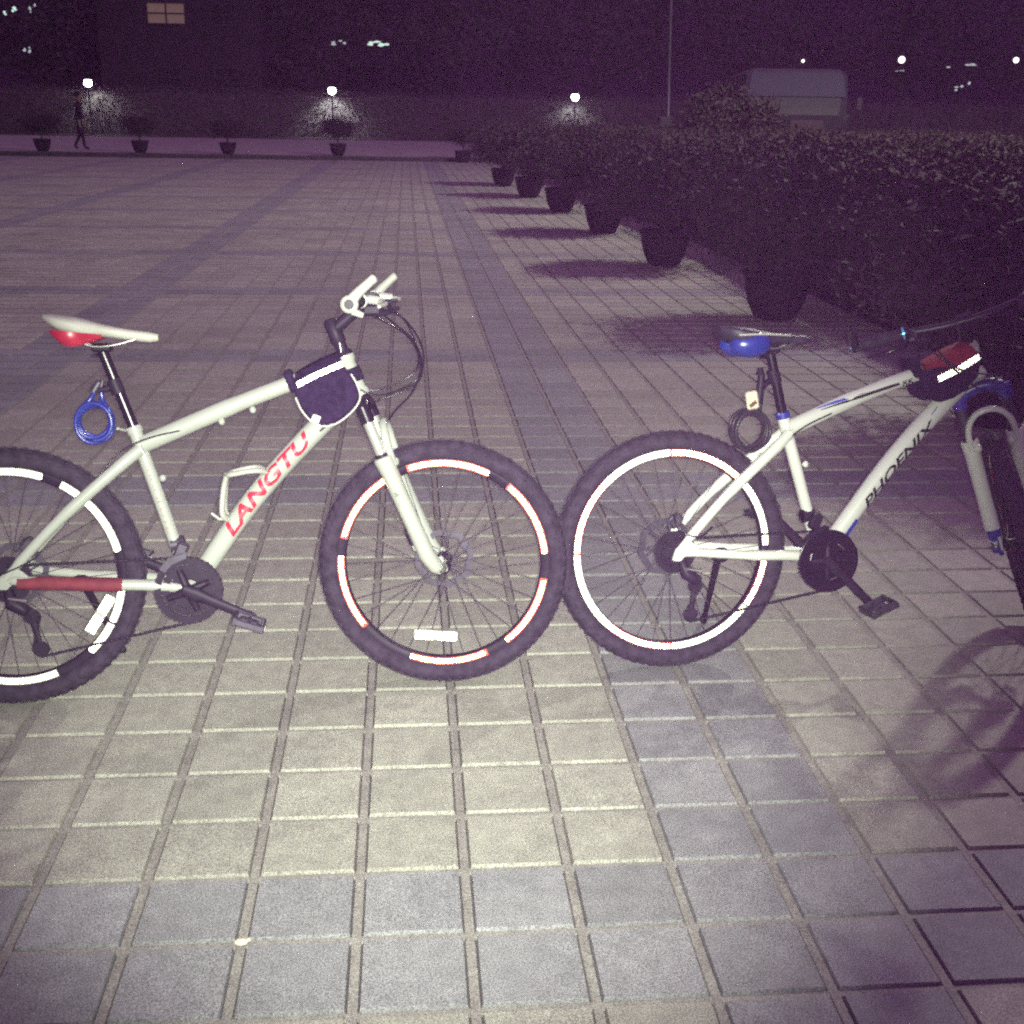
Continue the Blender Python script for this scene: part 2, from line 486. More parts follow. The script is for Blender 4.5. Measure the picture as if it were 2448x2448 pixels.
# ------------------------------------------------------------------ lettering wrapped round a tube
def text_on_tube(body, path, start, length, height, rad, nrm, side, name, matname, parent, shear=0.0, bold=0.0, centre=0.0):
    """lettering laid on a tube: path = points of the centre line, start/length measured along it"""
    cu = bpy.data.curves.new('t', 'FONT'); cu.body = body; cu.shear = shear; cu.offset = bold; cu.resolution_u = 3
    to = bpy.data.objects.new('t', cu); col.objects.link(to)
    dg = bpy.context.evaluated_depsgraph_get()
    me = to.evaluated_get(dg).to_mesh()
    vs = [v.co.copy() for v in me.vertices]; fs = [tuple(p.vertices) for p in me.polygons]
    to.to_mesh_clear(); bpy.data.objects.remove(to); bpy.data.curves.remove(cu)
    y0 = min(v.y for v in vs); y1 = max(v.y for v in vs)
    import bmesh
    bm = bmesh.new(); bv = [bm.verts.new(v) for v in vs]
    for f in fs:
        try: bm.faces.new([bv[i] for i in f])
        except ValueError: pass
    for k in range(1, 9):                      # cut the glyphs across so that they bend with the tube
        bmesh.ops.bisect_plane(bm, geom=bm.verts[:] + bm.edges[:] + bm.faces[:], plane_co=(0, y0 + (y1 - y0) * k / 9, 0), plane_no=(0, 1, 0))
    bm.verts.index_update(); vs = [v.co.copy() for v in bm.verts]; fs = [tuple(v.index for v in f.verts) for f in bm.faces]; bm.free()
    x0 = min(v.x for v in vs); x1 = max(v.x for v in vs)
    P = [Vector(p) for p in path]; L = [0.0]
    for p, q in zip(P[:-1], P[1:]): L.append(L[-1] + (q - p).length)
    side = Vector(side); out = []
    for v in vs:
        s_ = start + (v.x - x0) / (x1 - x0) * length
        k = max(0, min(len(P) - 2, next((i for i in range(len(P) - 1) if L[i + 1] >= s_), len(P) - 2)))
        d = (P[k + 1] - P[k]).normalized(); c = P[k] + d * (s_ - L[k])
        n = Vector(nrm); n = (n - d * n.dot(d)).normalized()
        ph = (((v.y - y0) / (y1 - y0) - .5) * height + centre) / rad
        out.append(c + (side * math.cos(ph) + n * math.sin(ph)) * (rad + 0.0009))
    mb = MB(); mb.add(out, fs, False)
    return mb.build(name, matname, parent)

def bez(p, n=14):
    """smooth curve through control points (Catmull-Rom)"""
    P = [Vector(q) for q in p]; P = [P[0] * 2 - P[1]] + P + [P[-1] * 2 - P[-2]]
    out = []
    for i in range(1, len(P) - 2):
        for k in range(n):
            t = k / n
            out.append(0.5 * ((2 * P[i]) + (P[i + 1] - P[i - 1]) * t + (2 * P[i - 1] - 5 * P[i] + 4 * P[i + 1] - P[i + 2]) * t * t + (-P[i - 1] + 3 * P[i] - 3 * P[i + 1] + P[i + 2]) * t ** 3))
    out.append(P[-2]); return out

# ------------------------------------------------------------------ bicycle
WR = 0.337
def make_wheel(root, X, name, tapes, halo_segs, prism, base, reflectors, cassette, bright):
    """X: wheel plane -> bike space.  x forward, y axle (left), z up, origin at the axle"""
    rim = MB(X)
    prof = [(0.2845, -0.0115), (0.2845, 0.0115), (0.266, 0.0125), (0.2625, 0.0075), (0.2625, -0.0075), (0.266, -0.0125), (0.2845, -0.0115)]
    rim.lathe([(r, h) for r, h in prof], (0, 0, 0), (0, 1, 0), 96, True)
    rim.v, rim.f, rim.mi, rim.sm = rim.v, rim.f[:-2] if False else rim.f, rim.mi, rim.sm
    ro = rim.build(name, 'black_metal', root)
    # drop the end caps the lathe adds
    me = ro.data
    import bmesh
    bm = bmesh.new(); bm.from_mesh(me)
    bmesh.ops.delete(bm, geom=[f for f in bm.faces if len(f.verts) > 8], context='FACES')
    bm.to_mesh(me); bm.free()
    ty = MB(X); n = 84; m = 12; vs = []; fs = []
    for i in range(n):
        w = 2 * math.pi * i / n
        for j in range(m):
            q = 2 * math.pi * j / m
            rr = 0.3075 + 0.0262 * math.cos(q); yy = 0.0270 * math.sin(q)
            vs.append((rr * math.cos(w), yy, rr * math.sin(w)))
    for i in range(n):
        for j in range(m):
            fs.append((i * m + j, i * m + (j + 1) % m, ((i + 1) % n) * m + (j + 1) % m, ((i + 1) % n) * m + j))
    ty.add(vs, fs)
    for i in range(76):                       # tread blocks
        w = 2 * math.pi * i / 76
        for q, hh in ((0.0, .0042), (0.62, .0036), (-0.62, .0036), (1.12, .003), (-1.12, .003)):
            ww = w + (math.pi / 76 if abs(q) > .3 else 0)
            cc = Vector((0.3075 * math.cos(ww), 0, 0.3075 * math.sin(ww)))
            rad = Vector((math.cos(ww), 0, math.sin(ww))); tan = Vector((-math.sin(ww), 0, math.cos(ww)))
            nn = rad * math.cos(q) + Vector((0, math.sin(q), 0)); bb = nn.cross(tan)
            c = cc + nn * (0.0262 + hh * .35)
            rot = Matrix((tan, bb, nn)).transposed()
            ty.box(c, (.013, .0085, hh), rot)
    ty.build('tyre', 'rubber', ro)
    hub = MB(X)
    hub.lathe([(.0, -.052), (.009, -.052), (.009, -.045), (.022, -.042), (.022, -.036), (.014, -.028), (.012, 0), (.014, .028), (.022, .036), (.022, .042), (.009, .045), (.009, .052), (.0, .052)], (0, 0, 0), (0, 1, 0), 20)
    hub.build('hub', 'black_metal', ro)
    for k in range(32):
        sd = 1 if k % 2 else -1
        th = 2 * math.pi * k / 32; off = 0.95 * (1 if (k // 2) % 2 else -1)
        a = Vector((0.021 * math.cos(th + off), sd * 0.037, 0.021 * math.sin(th + off)))
        b = Vector((0.264 * math.cos(th), sd * 0.002, 0.264 * math.sin(th)))
        sp = MB(X); sp.tube([a, b], 0.00115, 5, False)
        sp.build('spoke', 'spoke', ro)
    # disc brake rotor on the left side
    dm = MB(X)
    y = 0.047
    n = 40; vs = []; fs = []
    for i in range(n):
        w = 2 * math.pi * i / n; wav = 0.003 * math.sin(8 * w)
        for rr, yy in ((.064 + wav, y - .001), (.080 + wav, y - .001), (.080 + wav, y + .001), (.064 + wav, y + .001)):
            vs.append((rr * math.cos(w), yy, rr * math.sin(w)))
    for i in range(n):
        for j in range(4): fs.append((i * 4 + j, i * 4 + (j + 1) % 4, ((i + 1) % n) * 4 + (j + 1) % 4, ((i + 1) % n) * 4 + j))
    dm.add(vs, fs, False)
    for k in range(6):
        w = 2 * math.pi * k / 6
        dm.tube([(.02 * math.cos(w), y, .02 * math.sin(w)), (.067 * math.cos(w + .35), y, .067 * math.sin(w + .35))], .0028, 6)
    dm.build('brake_disc', 'grey_part', ro)
    if cassette:
        cs = MB(X)
        for k in range(7):
            r_ = .060 - k * .0055
            cs.lathe([(0, 0), (r_, 0), (r_, .002), (0, .002)], (0, -.044 + k * -.0016 + .010, 0), (0, -1, 0), 28, False)
        cs.build('cassette', 'black_metal', ro)
    for ti, (a0, a1) in enumerate(tapes):
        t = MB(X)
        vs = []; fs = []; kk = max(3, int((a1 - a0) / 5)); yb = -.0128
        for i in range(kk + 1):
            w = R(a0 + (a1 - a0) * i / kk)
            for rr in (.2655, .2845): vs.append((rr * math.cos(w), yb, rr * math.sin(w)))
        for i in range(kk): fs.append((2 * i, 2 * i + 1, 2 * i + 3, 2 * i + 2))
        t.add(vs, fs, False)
        for i in range(kk + 1):
            pass
        t.cur = 1
        wd = .0150 if bright else .0128
        cube_cells(t, tape_cells(.275 - wd / 2, wd, R(a0 + .4), R(a1 - .4), -.0146), .0035)
        t.build('reflective_tape', ['tape_base' if halo_segs and ti in halo_segs else base, prism], ro)
    for (cx, cz, ang, L) in reflectors:
        t = MB(X)
        rot = Matrix.Rotation(-ang, 3, 'Y')
        t.box((cx, -.006, cz), (L, .006, .028), rot, .002)
        t.cur = 1
        e = rot @ Vector((1, 0, 0)); u = rot @ Vector((0, 0, 1)); c = Vector((cx, -.0112, cz))
        for s0, s1 in ((-.47, -.05), (.05, .47)):
            cube_cells(t, strip_cells([c + e * L * s0 - u * .0125, c + e * L * s1 - u * .0125], u, (0, -1, 0), .024, .004), .004)
        t.build('spoke_reflector', ['white_plastic', 'prism_white'], ro)
    return ro

def bike(name, label, origin, dirv, lean_up, C):
    d = Vector(dirv); up = Vector(lean_up); left = up.cross(d)
    mw = Matrix(((d.x, left.x, up.x, origin[0]), (d.y, left.y, up.y, origin[1]), (d.z, left.z, up.z, origin[2]), (0, 0, 0, 1)))
    root = empty(name, label=label, cat='bicycle', mw=mw)
    V = lambda u, w, y=0.0: Vector((u, y, w))
    BB = V(*C['bb']); ST = V(*C['st']); HT = V(*C['ht']); HB = V(*C['hb']); RA = V(0.004, WR)
    # ---- frame
    f = MB()
    f.tube(bez([V(C['st'][0] + .014, C['st'][1] - .035), V(*C['ttm']), V(HT.x - .004, HT.z - .022)], 8), [.023] * 8 + [.021] * 8 + [.024], 16)
    dt = bez([BB + V(.012, .012), V(*C['dtm']), V(HB.x - .008, HB.z + .024)], 8)
    f.tube(dt, [.0255 + .004 * i / 16 for i in range(17)], 18, flat=0.95)
    f.tube([BB, BB.lerp(ST, .5), ST], [.0165, .0165, .0175], 16)
    hd = (HB - HT).normalized()
    f.tube([HT, HT + hd * .012, HT + hd * .02, HB - hd * .02, HB - hd * .012, HB], [.0265, .0265, .022, .022, .0265, .0265], 20)
    for c_, d_, rad_ in ((V(HT.x - .026, HT.z - .030), V(.93, .34), .0225), (V(HB.x - .026, HB.z + .004), V(.68, .73), .0285), (BB + V(.014, .018), V(.6, .8), .0262), (BB + V(-.008, .022), V(-.28, .96), .0172), (V(ST.x + .016, ST.z - .033), V(.95, .3), .0235)):
        d_ = d_.normalized(); a_ = d_.orthogonal().normalized(); b_ = d_.cross(a_)
        f.tube([c_ + (a_ * math.cos(w_) + b_ * math.sin(w_)) * (rad_ + .0012 * (i_ % 2)) for i_, w_ in enumerate([k_ * math.pi / 24 for k_ in range(48)])], .0026, 6, closed=True)
    f.lathe([(.0, -.037), (.021, -.037), (.021, .037), (.0, .037)], BB, (0, 1, 0), 22)
    for s in (-1, 1):
        sb = C['ssb'] if s > 0 else C['ssn']
        f.tube(bez([ST + V(.012, -.045, s * .018), V(ST.x - .05, ST.z - .095, s * .036), V(.14, .488, s * .056), V(.028, .372, s * .064), V(.004, .345, s * .066)], 6),
               [.0165] * 6 + [.0155] * 6 + [.0135] * 6 + [.010] * 7, 12)
        f.tube(bez([BB + V(-.02, .004, s * .03), V(.34, .312, s * .045), V(.2, .322, s * .058), V(.06, .338, s * .066), V(.016, .34, s * .067)], 6),
               [.0150] * 12 + [.0125] * 12 + [.010], 10)
        # dropout plate
        f.prism([(-.016, .322), (-.006, .352), (.03, .378), (.06, .352), (.062, .33), (.02, .33), (.008, .318), (-.006, .318)], s * .066, s * .071)
        # brace lugs
    f.tube([V(ST.x - .058, ST.z - .108, -.036), V(ST.x - .058, ST.z - .108, .036)], .008, 8)
    for (a, b) in C['lugs']: f.ball((a, -.012, b), .0095, 8)
    fr = f.build('frame', C['paint'], root)
    side = (0, -1, 0)
    C['decals'](fr, BB, ST, HT, HB, V, dt)
    # ---- seat clamp, post, saddle
    k = MB(); sd = (V(*C['post']) - ST).normalized()
    k.tube([ST - sd * .004, ST + sd * .014], .0205, 18)
    k.tube([ST + V(-.02, .0, -.012) + sd * .004, ST + V(-.034, .012, -.05)], .004, 6)
    k.build('seat_clamp', C['clampmat'], root)
    k = MB(); k.tube([ST - sd * .05, V(*C['post'])], .0137, 16)
    pt = V(*C['post'])
    k.box(pt + V(0, .008), (.05, .036, .022), None, .005)
    k.tube([pt + V(-.018, -.012, -.02), pt + V(-.018, -.012, .02)], .006, 8)
    k.build('seat_post', 'black_gloss', root)
    sx, sz = C['sad']; sl = C['sadl']; tilt = C['sadt']
    sa = MB(); N = 15; vs = []; fs = []; m = 20
    for i in range(N):
        t = i / (N - 1)
        hw = [.030, .058, .070, .073, .071, .062, .048, .036, .028, .024, .022, .0205, .0195, .0175, .010][i]
        th = [.012, .024, .030, .034, .036, .034, .030, .027, .025, .024, .023, .023, .023, .022, .014][i]
        cz = .010 * math.cos(t * 2.6) + [.004, .003, .001][min(i, 2)] - .006 * math.sin(t * math.pi)
        x = sx + sl * t * math.cos(tilt); z = sz + cz + sl * t * math.sin(tilt)
        for j in range(m):
            a = 2 * math.pi * j / m
            c_, s_ = math.cos(a), math.sin(a)
            yy = hw * (abs(c_) ** .8) * (1 if c_ > 0 else -1)
            zz = (th * .45 * abs(s_) ** .9 if s_ > 0 else -th * (0.9 * C['sth'] if i < 7 else .75 + (C['sth'] - 1) * max(0, .8 - (i - 7) * .2)) * abs(s_) ** .7)
            vs.append((x, yy, z + zz))
    for i in range(N - 1):
        for j in range(m):
            fs.append((i * m + j, i * m + (j + 1) % m, (i + 1) * m + (j + 1) % m, (i + 1) * m + j))
    sa.add(vs, fs); sa.add(vs[:m], [tuple(range(m))[::-1]]); sa.add(vs[-m:], [tuple(range(m))])
    so = sa.build('saddle', C['sadmat'], root)
    # coloured side shells under the wings
    for s in (-1, 1):
        sh = MB(); P = []
        if C.get('blob'):
            q = MB(); q.ball((sx + .082, s * .040, sz - .030), .060, 20, (1.0, .58, .62)); q.build('side_shell', C['shellmat'], so)
            q = MB(); q.tube(bez([(sx + .035, s * .075, sz - .004), (sx + .10, s * .0765, sz - .003), (sx + .16, s * .052, sz - .006), (sx + .20, s * .036, sz - .008)], 5), .003, 6); q.build('edge_trim', 'white_plastic', so)
            continue
        for i in range(9):
            t = i / 8
            x = sx + sl * (.07 + .44 * t) * math.cos(tilt); z0 = sz - C['shz'] + sl * (.07 + .44 * t) * math.sin(tilt)
            w_ = [.046, .063, .071, .0735, .071, .063, .051, .040, .032][i]
            dp = [.012, .028, .040, .045, .043, .036, .026, .017, .008][i] * C['shd']
            P.append([(x, s * w_, z0 + .004), (x, s * (w_ + .003), z0 - dp * .5), (x, s * (w_ - .012), z0 - dp)])
        vv = [q for r_ in P for q in r_]; ff = []
        for i in range(8):
            for j in range(2): ff.append((i * 3 + j, i * 3 + j + 1, i * 3 + j + 4, i * 3 + j + 3))
        sh.add(vv, ff)
        sh.add([(q[0], q[1] - s * .004, q[2]) for q in vv], ff)
        sh.build('side_shell', C['shellmat'], so)
        if C.get('sadstripe'):
            st = MB(); st.tube([(q[0][0], q[0][1] + s * .003, q[0][2] + .003) for q in P[1:8]], .0032, 6)
            st.build('edge_trim', 'white_plastic', so)
    rl = MB()
    for s in (-1, 1):
        rl.tube(bez([(sx + .06, s * .022, sz - .022), (pt.x - .03, s * .021, pt.z + .014), (pt.x + .03, s * .02, pt.z + .014), (sx + .235 * sl / .28, s * .012, sz - .016 + sl * .8 * math.sin(tilt))], 5), .0035, 6)
    rl.build('saddle_rail', 'steel', so)
    # ---- crankset, chain, derailleurs
    cy = -.047
    ck = MB()
    def ring(mbx, r_out, r_in, y, teeth, th=.0022):
        n = teeth * 2; v_ = []; f_ = []
        for i in range(n):
            w = 2 * math.pi * i / n; ro_ = r_out + (.0028 if i % 2 else -.0012)
            for rr, yy in ((r_in, y - th), (ro_, y - th), (ro_, y + th), (r_in, y + th)):
                v_.append((BB.x + rr * math.cos(w), yy, BB.z + rr * math.sin(w)))
        for i in range(n):
            for j in range(4): f_.append((i * 4 + j, i * 4 + (j + 1) % 4, ((i + 1) % n) * 4 + (j + 1) % 4, ((i + 1) % n) * 4 + j))
        mbx.add(v_, f_, False)
    ca = C['crank']
    def arm(mbx, ang, y, yb):
        L = .172
        e = Vector((math.cos(ang), 0, math.sin(ang)))
        p0 = BB + V(0, 0, yb)
        mbx.tube([p0 - e * .012, p0 + e * .02, p0 + e * .06 + Vector((0, y * .3, 0)), p0 + e * (L - .02) + Vector((0, y, 0)), p0 + e * L + Vector((0, y, 0)), p0 + e * (L + .014) + Vector((0, y, 0))],
                 [.015, .019, .014, .0125, .014, .009], 12, flat=.55, ref=(0, 1, 0))
        return p0 + e * L + Vector((0, y, 0))
    ck.tube([BB + V(0, 0, .055), BB + V(0, 0, -.062)], .011, 14)
    for k in range(4):
        w = ca + math.pi / 4 + k * math.pi / 2
        ck.tube([BB + V(0, 0, -.055), BB + Vector((.058 * math.cos(w), -.050, .058 * math.sin(w)))], [.013, .008], 8)
        ck.ball(BB + Vector((.052 * math.cos(w), -.0555, .052 * math.sin(w))), .0055, 8)
    pr = arm(ck, ca, -.014, -.062)
    pl = arm(ck, ca + math.pi, .014, .062)
    cko = ck.build('crankset', 'black_metal', root)
    for r_o, r_i, yy, tt in ((.086, .069, -.051, 42), (.067, .049, -.045, 32), (.048, .026, -.039, 22)):
        cg = MB(); ring(cg, r_o, r_i, yy, tt)
        cg.build('chainring', 'black_metal', cko)
    if C['guard']:
        gd = MB(); n = 48
        gd.lathe([(.022, 0), (.060, -.003), (.086, .001), (.090, .004), (.090, .006), (.084, .004), (.020, .003)], BB + V(0, 0, -.056), (0, -1, 0), n)
        for k in range(3):
            w = .6 + k * 2.1
            P_ = [BB + Vector((.055 * math.cos(w + q), -.0605, .055 * math.sin(w + q))) for q in (0, .2, .4)]
            gd.cur = 1; gd.tube(P_, .0018, 5); gd.cur = 0
        gd.build('chain_guard', ['black_gloss', 'steel'], cko)
    for pp, s in ((pr, -1), (pl, 1)):
        pd = MB()
        pd.tube([pp, pp + Vector((0, s * .095, 0))], .0065, 8)
        rot = Matrix.Rotation(C['pedrot'], 3, 'Y')
        c0 = pp + Vector((0, s * .058, 0))
        for q in (-1, 1):
            pd.box(c0 + rot @ Vector((q * .036, 0, 0)), (.011, .088, .022), rot, .003)
            pd.box(c0 + Vector((0, q * .040, 0)), (.074, .009, .018), rot, .003)
        pd.box(c0, (.05, .03, .016), rot, .004)
        for q in (-.03, -.01, .01, .03): pd.box(c0 + rot @ Vector((.034, q, .012)), (.004, .006, .006), rot)
        pdo = pd.build('pedal', 'grey_part', cko)
        rf = MB(); rf.box(c0 + rot @ Vector((.0425, 0, 0)), (.003, .045, .012), rot); rf.build('pedal_reflector', 'tag', pdo)
    # chain as a loop of small links
    JP = V(.058, .242, -.050); LP = V(*C['lower_pulley'], -.050)
    up_path = [V(.0, WR + .038, -.046), V(BB.x, BB.z + .084, -.050)]
    lo_path = [V(BB.x, BB.z - .084, -.050), LP + V(.0, -.02)]
    arc1 = [BB + Vector((.086 * math.cos(w), -.050, .086 * math.sin(w))) for w in [math.pi / 2 - k * math.pi / 10 for k in range(11)]]
    arc2 = [V(.0, WR, -.046) + Vector((.038 * math.cos(w), 0, .038 * math.sin(w))) for w in [-math.pi / 2 - k * math.pi / 8 for k in range(9)]]
    path = [up_path[0]] + arc1 + [lo_path[1], LP + V(-.02, 0), JP + V(.02, .0), JP + V(-.002, .02)] + arc2
    cn = MB(); pts = []
    for a, b in zip(path[:-1], path[1:]):
        L = (b - a).length; k_ = max(1, int(L / .0127))
        pts += [a.lerp(b, i / k_) for i in range(k_)]
    for i, (a, b) in enumerate(zip(pts[:-1], pts[1:])):
        cn.tube([a, (a + b) / 2, b], [.0044, .0028, .0044], 6, flat=1.25 if i % 2 else .8)
    cn.build('chain', 'black_metal', root)
    rd = MB()
    rd.tube([V(.012, .315, -.07), V(.02, .285, -.085), V(.05, .265, -.08)], [.012, .017, .016], 10)
    rd.box(V(.035, .275, -.085), (.055, .02, .03), Matrix.Rotation(.5, 3, 'Y'), .006)
    rd.tube([JP + V(0, .002), LP], [.009, .007], 8, flat=.4, ref=(0, 1, 0))
    for P_ in (JP, LP): rd.lathe([(0, -.003), (.019, -.003), (.021, 0), (.019, .003), (0, .003)], P_, (0, 1, 0), 18, False)
    rd.cur = 1; rd.tube([V(.015, .300, -.093), V(.06, .292, -.094)], [.003, .006], 8); rd.cur = 0
    rd.build('rear_derailleur', ['black_metal', 'steel'], root)
    fd = MB(); q = C['fd']
    fd.tube([V(q[0] - .022, q[1], -.0), V(q[0] + .012, q[1] + .004, -.0)], .021, 12)
    fd.box(V(q[0] + .006, q[1] - .012, -.03), (.032, .026, .05), Matrix.Rotation(.4, 3, 'Y'), .006)
    fd.prism([(BB.x - .070, BB.z + .060), (BB.x - .045, BB.z + .088), (BB.x + .0, BB.z + .100), (BB.x + .0, BB.z + .086), (BB.x - .038, BB.z + .070), (BB.x - .056, BB.z + .050)], -.054, -.058)
    fd.prism([(BB.x - .070, BB.z + .060), (BB.x - .045, BB.z + .088), (BB.x + .0, BB.z + .100), (BB.x + .0, BB.z + .086), (BB.x - .038, BB.z + .070), (BB.x - .056, BB.z + .050)], -.040, -.043)
    fd.build('front_derailleur', 'grey_part' if not C['guard'] else 'black_metal', root)
    # ---- wheels
    make_wheel(root, Matrix.Translation(RA), 'rear_wheel', C['rt'], C.get('halo_segs'), C['prism'][0], C['prism'][1], C['rr'], True, C['bright'])
    # steering frame: origin at fork crown, x = forward, y = left, z = up the steerer
    cr_ = V(*C['crown']); a_up = (V(*C['steer_top']) - cr_).normalized()
    fw = Vector((0, 1, 0)).cross(a_up).normalized()
    S = Matrix(((fw.x, 0, a_up.x, cr_.x), (fw.y, 1, a_up.y, cr_.y), (fw.z, 0, a_up.z, cr_.z), (0, 0, 0, 1))) @ Matrix.Rotation(C['steer'], 4, 'Z')
    AX = Vector((C['rake'], 0, -C['forkl']))
    # wheel keeps its own upright pose within the steering frame
    make_wheel(root, S @ Matrix.Translation(AX) @ Matrix.Rotation(math.atan2(fw.z, fw.x), 4, 'Y'), 'front_wheel', C['ftape'], None, C['prism'][2], C['prism'][3], C['fr'], False, False)
    fk = MB(S); HW = .063
    for s in (-1, 1):
        fk.tube([(0, s * HW, -.125), (0, s * HW, -.13), (.002, s * HW, -.17), (.006, s * HW, -.30), (.010, s * HW, -C['forkl'] + .05), (C['rake'] * .6, s * HW, -C['forkl'] + .008), (C['rake'] * .55, s * (HW - .004), -C['forkl'] - .006)],
                [.023, .0265, .0235, .0215, .0225, .0215, .009], 16)
        fk.box((C['rake'] * .9, s * (HW - .011), -C['forkl'] + .008), (.030, .008, .045), None, .003)
    arch = [(.018, -HW, -.155), (.022, -HW, -.110), (.026, -HW * .86, -.075), (.028, -HW * .5, -.050), (.029, 0, -.042), (.028, HW * .5, -.050), (.026, HW * .86, -.075), (.022, HW, -.110), (.018, HW, -.155)]
    fk.tube(bez(arch, 4), .0115, 10, flat=.8)
    # brake post lugs
    for s in (-1, 1): fk.ball((.022, s * (HW - .016), -.150), .013, 10)
    fk.tube([(-.012, HW + .0, -C['forkl'] + .13), (-.030, HW, -C['forkl'] + .12), (-.034, HW, -C['forkl'] + .05), (-.012, HW, -C['forkl'] + .04)], .006, 8)
    fko = fk.build('fork', C['paint'], root)
    for s in (-1, 1):
        q = MB(S); q.tube([(0, s * HW, -.14), (0, s * HW, .0)], .0145, 16); q.build('stanchion', C['stmat'], fko)
        q = MB(S); q.tube([(0, s * HW, -.128), (0, s * HW, -.116)], .0185, 16); q.build('dust_seal', 'black_metal', fko)
    q = MB(S)
    q.tube(bez([(0, -HW - .002, -.004), (0, -.045, .014), (0, 0, .024), (0, .045, .014), (0, HW + .002, -.004)], 5), [.019] * 5 + [.021] * 10 + [.019] * 6, 14)
    for s in (-1, 1): q.tube([(0, s * HW, -.028), (0, s * HW, .016)], .0195, 16)
    q.build('fork_crown', C['crownmat'], fko)
    q = MB(S)
    q.box((C['rake'] * .2 - .03, HW - .002, -C['forkl'] + .088), (.034, .026, .055), None, .006)
    q.build('brake_caliper', 'black_metal', fko)
    if C['dropblue']:
        for s in (-1, 1):
            q = MB(S); q.tube([(C['rake'] * .6, s * HW, -C['forkl'] + .05), (C['rake'] * .62, s * HW, -C['forkl'] - .02)], [.0215, .017], 14)
            q.box((C['rake'] * .75, s * (HW - .006), -C['forkl'] - .006), (.034, .014, .05), None, .004)
            q.build('dropout_cap', 'blue_paint', fko)
    q = MB(S); q.lathe([(0, -.072), (.011, -.072), (.012, -.064), (.006, -.06), (.006, .06), (.012, .064), (.008, .075), (0, .075)], AX, (0, 1, 0), 14)
    q.tube([AX + Vector((0, -.070, 0)), AX + Vector((.018, -.078, .02))], .004, 6)
    q.build('axle', 'steel', fko)
    if C.get('forktext'):
        t = C['forktext']
        o = text_on_tube(t[0], [(0.0, -HW, -.20), (.010, -HW, -.40)], .02, t[1], .020, .0228, (1, 0, 0), (0, -1, 0), 'leg_lettering', 'decal_grey', fko, 0, .01)
        o.data.transform(S)
        for z0, z1 in ((-.315, -.350), (-.372, -.392)):
            q = MB(S); vs = []
            for zz in (z0, z1):
                for ph in (-.15, .35): vs.append((.005 + .0222 * math.sin(ph), -HW - .0222 * math.cos(ph), zz))
            q.add(vs, [(0, 1, 3, 2)], False); q.build('faded_patch', 'decal_brown', fko)
    # headset + stem
    h = MB()
    h.tube([HT - hd * .001, HT - hd * .013], [.0255, .021], 18); h.build('headset_cup', C['hsmat'], root)
    h = MB(); h.tube([HB + hd * .001, HB + hd * .010], [.0255, .022], 18); h.build('headset_cup', C['hsmat'], root)
    h = MB(S); SL = C['stem_len']; SZ = C['stem_z']; TL = (V(*C['steer_top']) - cr_).length
    h.tube([(0, 0, .02), (0, 0, TL - .045)], .0155, 14)
    h.tube([(0, 0, TL - .062), (0, 0, TL - .058), (0, 0, TL), (0, 0, TL + .006)], [.017, .0195, .0195, .012], 16)
    h.tube([(.008, 0, TL - .022), (SL - .02, 0, SZ)], [.0165, .015], 12)
    h.tube([(SL, -.022, SZ), (SL, .022, SZ)], .0205, 16)
    h.cur = 1; h.tube([(-.002, -.0202, TL - .085), (.004, -.0202, TL - .06)], .0022, 6); h.cur = 0
    h.build('stem', [C['stemmat'], 'steel'], root)
    # handlebar
    b = MB(S)
    b.tube(bez([(SL - .022, -.30, SZ + C['rise']), (SL - .012, -.18, SZ + C['rise']), (SL, -.07, SZ + .002), (SL, 0, SZ), (SL, .07, SZ + .002), (SL - .012, .18, SZ + C['rise']), (SL - .022, .30, SZ + C['rise'])], 6), .0115, 14)
    bo = b.build('handlebar', C.get('barmat', 'black_gloss'), root)
    for s in (-1, 1):
        gx0, gx1 = SL - .0295, SL - .016
        q = MB(S)
        P_ = [Vector((SL - .022 + .011 * t, s * (.298 - .125 * t), SZ + C['rise'])) for t in [i / 16 for i in range(17)]]
        q.tube(P_, [.0165 if i % 2 else .0150 for i in range(17)], 14); q.build('grip', 'rubber', bo)
        # lever body, lever, shifter
        lx, lz = SL - .010, SZ + C['rise']
        q = MB(S); q.tube([(lx, s * .150, lz), (lx, s * .170, lz)], .0175, 14)
        q.box((lx + .030, s * .148, lz - .010), (.046, .030, .020), Matrix.Rotation(.5, 3, 'Y'), .006)
        q.tube(bez([(lx + .035, s * .150, lz - .014), (lx + .055, s * .185, lz - .026), (lx + .058, s * .23, lz - .030), (lx + .048, s * .275, lz - .030)], 5), [.006] * 10 + [.0045] * 6, 8)
        q.build('brake_lever', C['levermat'], bo)
        q = MB(S); q.box((lx + .014, s * .118, lz - .030), (.052, .042, .034), Matrix.Rotation(.35, 3, 'Y'), .009)
        q.tube([(lx + .02, s * .125, lz - .045), (lx + .055, s * .14, lz - .052)], [.008, .005], 8)
        q.tube([(lx + .03, s * .105, lz - .022), (lx + .062, s * .105, lz - .03)], [.006, .004], 8)
        q.build('shifter', 'black_metal', bo)
        if C['barends']:
            q = MB(S); e0 = Vector((SL - .022, s * .296, SZ + C['rise']))
            q.lathe([(.0115, -.012), (.0205, -.010), (.0215, 0), (.0205, .010), (.0115, .012), (.0115, -.012)], e0, (0, 1, 0), 24)
            q.tube([e0 + Vector((.010, 0, .008)), e0 + Vector((.030, -s * .002, .018)), e0 + Vector((.062, -s * .006, .030)), e0 + Vector((.076, -s * .008, .035)), e0 + Vector((.080, -s * .008, .036))], [.014, .0125, .011, .011, .007], 12)
            q.tube([e0 + Vector((.0, 0, -.018)), e0 + Vector((.020, 0, -.036))], [.009, .007], 8)
            oq = q.build('bar_end', 'white_plastic', bo)
            bm = bmesh_clean(oq)
